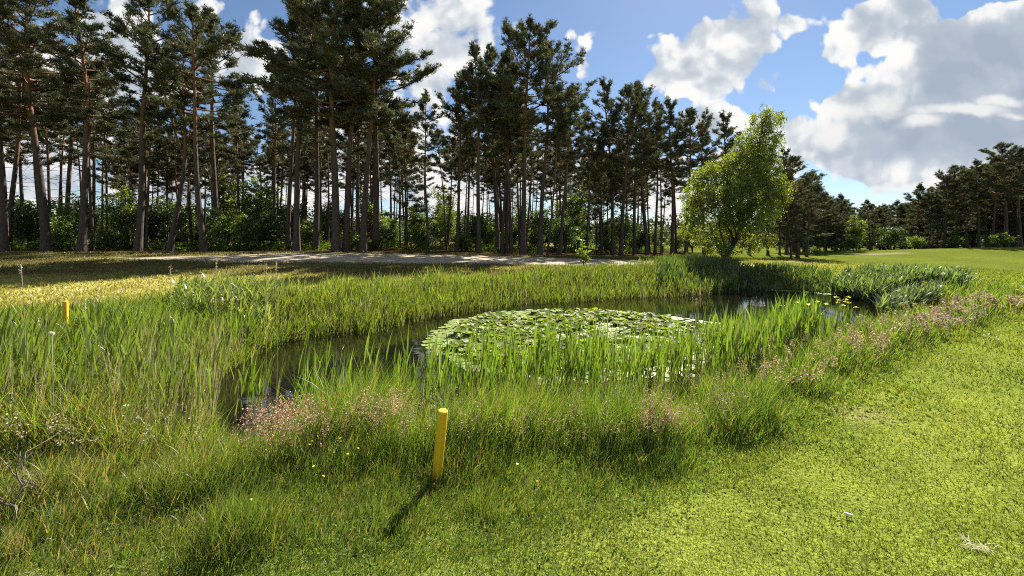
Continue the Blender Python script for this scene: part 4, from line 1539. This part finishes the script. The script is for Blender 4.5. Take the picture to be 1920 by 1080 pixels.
def stake(px, py_base, h, r, label, lean=(0, 0), name='yellow_stake', d=None):
    if d is None:
        g = ground_at(px, py_base)
    else:
        xx = (px - 960) / F * d
        g = np.array([xx, d, float(ground_z(xx, d))])
    o = link(name, stake_mesh(h, r))
    o.location = tuple(g)
    o.rotation_euler = (Matrix.Rotation(lean[0], 3, 'Y') @ Matrix.Rotation(lean[1], 3, 'X')).to_euler()
    for p_ in o.data.polygons:
        p_.use_smooth = abs(p_.normal.z) < .3
    tag(o, label, 'stake', 'yellow water hazard stakes')
    return o


g = ground_at(818, 905)
s0 = stake(818, 905, .143 * g[1] / F * 1000 * 1.0, .0345, 'large yellow wooden stake leaning slightly, in the front grass before the pond', (.105, .09))
stake(124, 640, .70, .034, 'yellow stake standing in the dry field behind the reeds', (-.02, 0), d=6.6)
stake(1908, 568, .42, .036, 'yellow stake at the picture edge where rough meets the far fairway', (0, 0), d=10.5)
stake(1807, 555, .38, .036, 'small distant yellow stake at the end of the pale reed clump', (0, 0), d=13.2)


# ------------------------------------------------------------------ yellow irises
def make_iris(seed):
    global rng
    keep = rng
    rng = np.random.default_rng(seed)
    lf, parts = Acc(), []
    n = 26
    Pp = np.column_stack([rng.normal(size=(n, 2)) * .12, np.full(n, -.02)])
    blades(lf, Pp, rng.uniform(.5, .85, n), .028, rng.uniform(0, 6.28, n), rng.uniform(0, .18, n), rng.uniform(0, .4, n), 4, jit((.10, .16, .03), n, .15) * .8, jit((.12, .18, .03), n, .15), lance=.7)
    root = bpy.data.objects.new('yellow_iris', None); scene.collection.objects.link(root)
    link('leaf_tuft', lf.mesh('leaf_tuft', M_reed), root)
    for j in range(3):
        sx, sy = rng.normal(size=2) * .14
        h = rng.uniform(.66, .86)
        a = Acc()
        tube(a, np.array([[sx * .4, sy * .4, 0], [sx * .8, sy * .8, h * .6], [sx, sy, h]]), [.006, .005, .004], 5, (.10, .15, .03))
        st = link('stem', a.mesh('iris_stem', M_reed, True), root)
        f = Acc()
        c = np.array([sx, sy, h])
        for m in range(3):
            az = m * 2.09 + rng.uniform(0, .4)
            blades(f, c[None], .075, .04, np.array([az]), .5, 1.9, 4, (.62, .60, .04), (.72, .71, .10), lance=1.0)
            blades(f, c[None], .05, .022, np.array([az + 1.05]), .2, .3, 3, (.64, .62, .05), (.72, .71, .10), lance=1.0)
        link('flower', f.mesh('iris_flower', M_petal), st)
    rng = keep
    return root


irA, irB = make_iris(101), make_iris(102)
IR = [(1513, 640, 'yellow iris leaning over the water at the start of the iris group'), (1538, 636, 'yellow iris with three open flowers beside the first one'), (1562, 634, 'yellow iris in the middle of the group with flowers among pale reeds'),
      (1583, 632, 'yellow iris near the pinkish grass, flowers half hidden'), (1598, 634, 'last yellow iris of the group, next to the pinkish grass'), (1495, 655, 'low yellow iris with blooms just above the reed tips')]
for i, (px, py, lab) in enumerate(IR):
    src = (irA, irB)[i % 2]
    o = src if i < 2 else copy_tree(src)
    g = plane_at(px, py, -.35)
    o.location = (g[0], g[1], max(float(ground_z(*g)), -.5))
    o.rotation_euler = (0, 0, i * 1.7)
    s = .92 + .1 * (i % 3)
    o.scale = (s, s, s)
    tag(o, lab, 'iris', 'yellow irises at the pond edge')

# buttercups in the rough
bf = Acc()
for m in range(5):
    az = m * 1.2566
    leaves(bf, np.array([[math.cos(az) * .005, math.sin(az) * .005, .002]]), .011, (.80, .60, .01), up=6)
bm = bf.mesh('buttercup_flower', M_petal)
bs = Acc(); tube(bs, np.array([[0, 0, -.16], [.004, 0, -.08], [0, 0, 0]]), .0016, 4, (.10, .15, .03))
bsm = bs.mesh('buttercup_stem', M_reed)
for i in range(16):
    px, py = random.choice([(610, 905), (330, 965), (620, 920), (380, 985), (1000, 930), (1480, 800), (1420, 760), (660, 890), (520, 880), (300, 930), (1200, 880)])
    px += random.gauss(0, 45); py += random.gauss(0, 16)
    g = plane_at(px, py, 0.0)
    if lawn_sd(*g) < .05 or pond_sd(*g) < .2:
        continue
    gz = float(ground_z(*g))
    r_ = bpy.data.objects.new('buttercup', None); scene.collection.objects.link(r_)
    link('flower', bm, r_); link('stem', bsm, r_)
    r_.location = (g[0], g[1], gz + random.uniform(.15, .26))
    r_.rotation_euler = (random.gauss(0, .3), random.gauss(0, .3), random.uniform(0, 6))
    tag(r_, 'tiny yellow buttercup in the rough grass of the pond bank', 'buttercup', 'buttercups in the rough grass')

# ------------------------------------------------------------------ small things lying about
a = Acc()
n = 14
th = np.linspace(0, 6.283, n, endpoint=False)
rr = 1 + .18 * np.sin(th * 3 + 1)
top = np.stack([np.cos(th) * .020 * rr, np.sin(th) * .009 * rr, .008 + .003 * np.sin(th * 2)], 1)
bot = top * [1.05, 1.05, 0] + [0, 0, .001]
v = np.vstack([top, bot, [[0, 0, .012]], [[0, 0, .001]]])
t = []
for i in range(n):
    j = (i + 1) % n
    t += [(i, j, 2 * n), (n + i, i, j)[::-1], (n + i, j, n + j)[::-1], (n + j, n + i, 2 * n + 1)]
a.add(v, t, (.8, .8, .75))
o = link('paper_scrap', a.mesh('paper_scrap', M_scrap)); g = ground_at(1590, 972)
o.location = (g[0], g[1], g[2] + .022); o.rotation_euler = (0.1, .2, -.5)
tag(o, 'small white scrap lying on the mown lawn', 'scrap')

a = Acc(); n = 40
blades(a, np.column_stack([rng.normal(size=(n, 2)) * [.035, .016], np.full(n, .014)]), rng.uniform(.03, .08, n), .0035, rng.uniform(0, 6.28, n), 1.3, .3, 3, (.36, .32, .22), (.46, .42, .31))
o = link('dry_grass_wisp', a.mesh('dry_grass_wisp', M_dry)); g = ground_at(1832, 1027)
o.location = tuple(g)
tag(o, 'pale wisp of dead grass on a worn spot of the lawn', 'grass wisp')

# white feathery seed tuft over the left reeds
a = Acc(); n = 420
dv = unit(rng.normal(size=(n, 3)))
spikes(a, dv * .006, dv, rng.uniform(.008, .018, n), np.full(n, .003), jit((.75, .74, .70), n, .05))
o = link('seed_tuft', a.mesh('seed_tuft', M_dry))
st = Acc(); tube(st, np.array([[0, 0, -1.0], [.01, 0, -.5], [0, 0, 0]]), .003, 5, (.3, .25, .14))
link('stalk', st.mesh('tuft_stalk', M_dry, True), o)
xx = (97 - 960) / F * 3.4
o.location = (xx, 3.4, CAM_H + ray(97, 625)[2] / ray(97, 625)[1] * 3.4)
tag(o, 'fluffy white seed tuft among the reeds below the left stake', 'seed tuft')

# dead grey twigs at the front left
TW = [((5, 965), (60, 840), 'grey dead twig with side shoots rising at the front corner of the reeds'), ((60, 945), (28, 860), 'pale dead twig crossing behind the grey one at the front corner'), ((20, 985), (-30, 900), 'dead twig lying lowest in the front corner grass')]
for (bx, by), (tx, ty), lab in TW:
    g = ground_at(bx, by)
    k_ = g[1] * .98
    r_ = ray(tx, ty); tp = np.array([r_[0] / r_[1] * k_, k_, CAM_H + r_[2] / r_[1] * k_])
    a = Acc(); t = np.linspace(0, 1, 8)
    L = tp - g
    pth = L * t[:, None] + np.stack([.03 * np.sin(t * 7), .04 * np.sin(t * 5), .02 * np.sin(t * 9)], 1)
    tube(a, pth, .0075 * (1 - .75 * t), 6, (.20, .17, .13))
    for j in range(9):
        u = rng.uniform(.2, .95); b0 = np.array([np.interp(u, t, pth[:, d]) for d in range(3)])
        d2 = unit(rng.normal(size=3) + [0, 0, .9]) * rng.uniform(.07, .2)
        tube(a, np.stack([b0, b0 + d2 * .5 + [.005, 0, 0], b0 + d2]), [.0032, .0024, .001], 4, (.20, .165, .125))
    o = link('dead_twig', a.mesh('dead_twig', M_bark, True)); o.location = tuple(g)
    tag(o, lab, 'twig', 'dead twigs at the front corner')
print('objects', len(scene.objects))
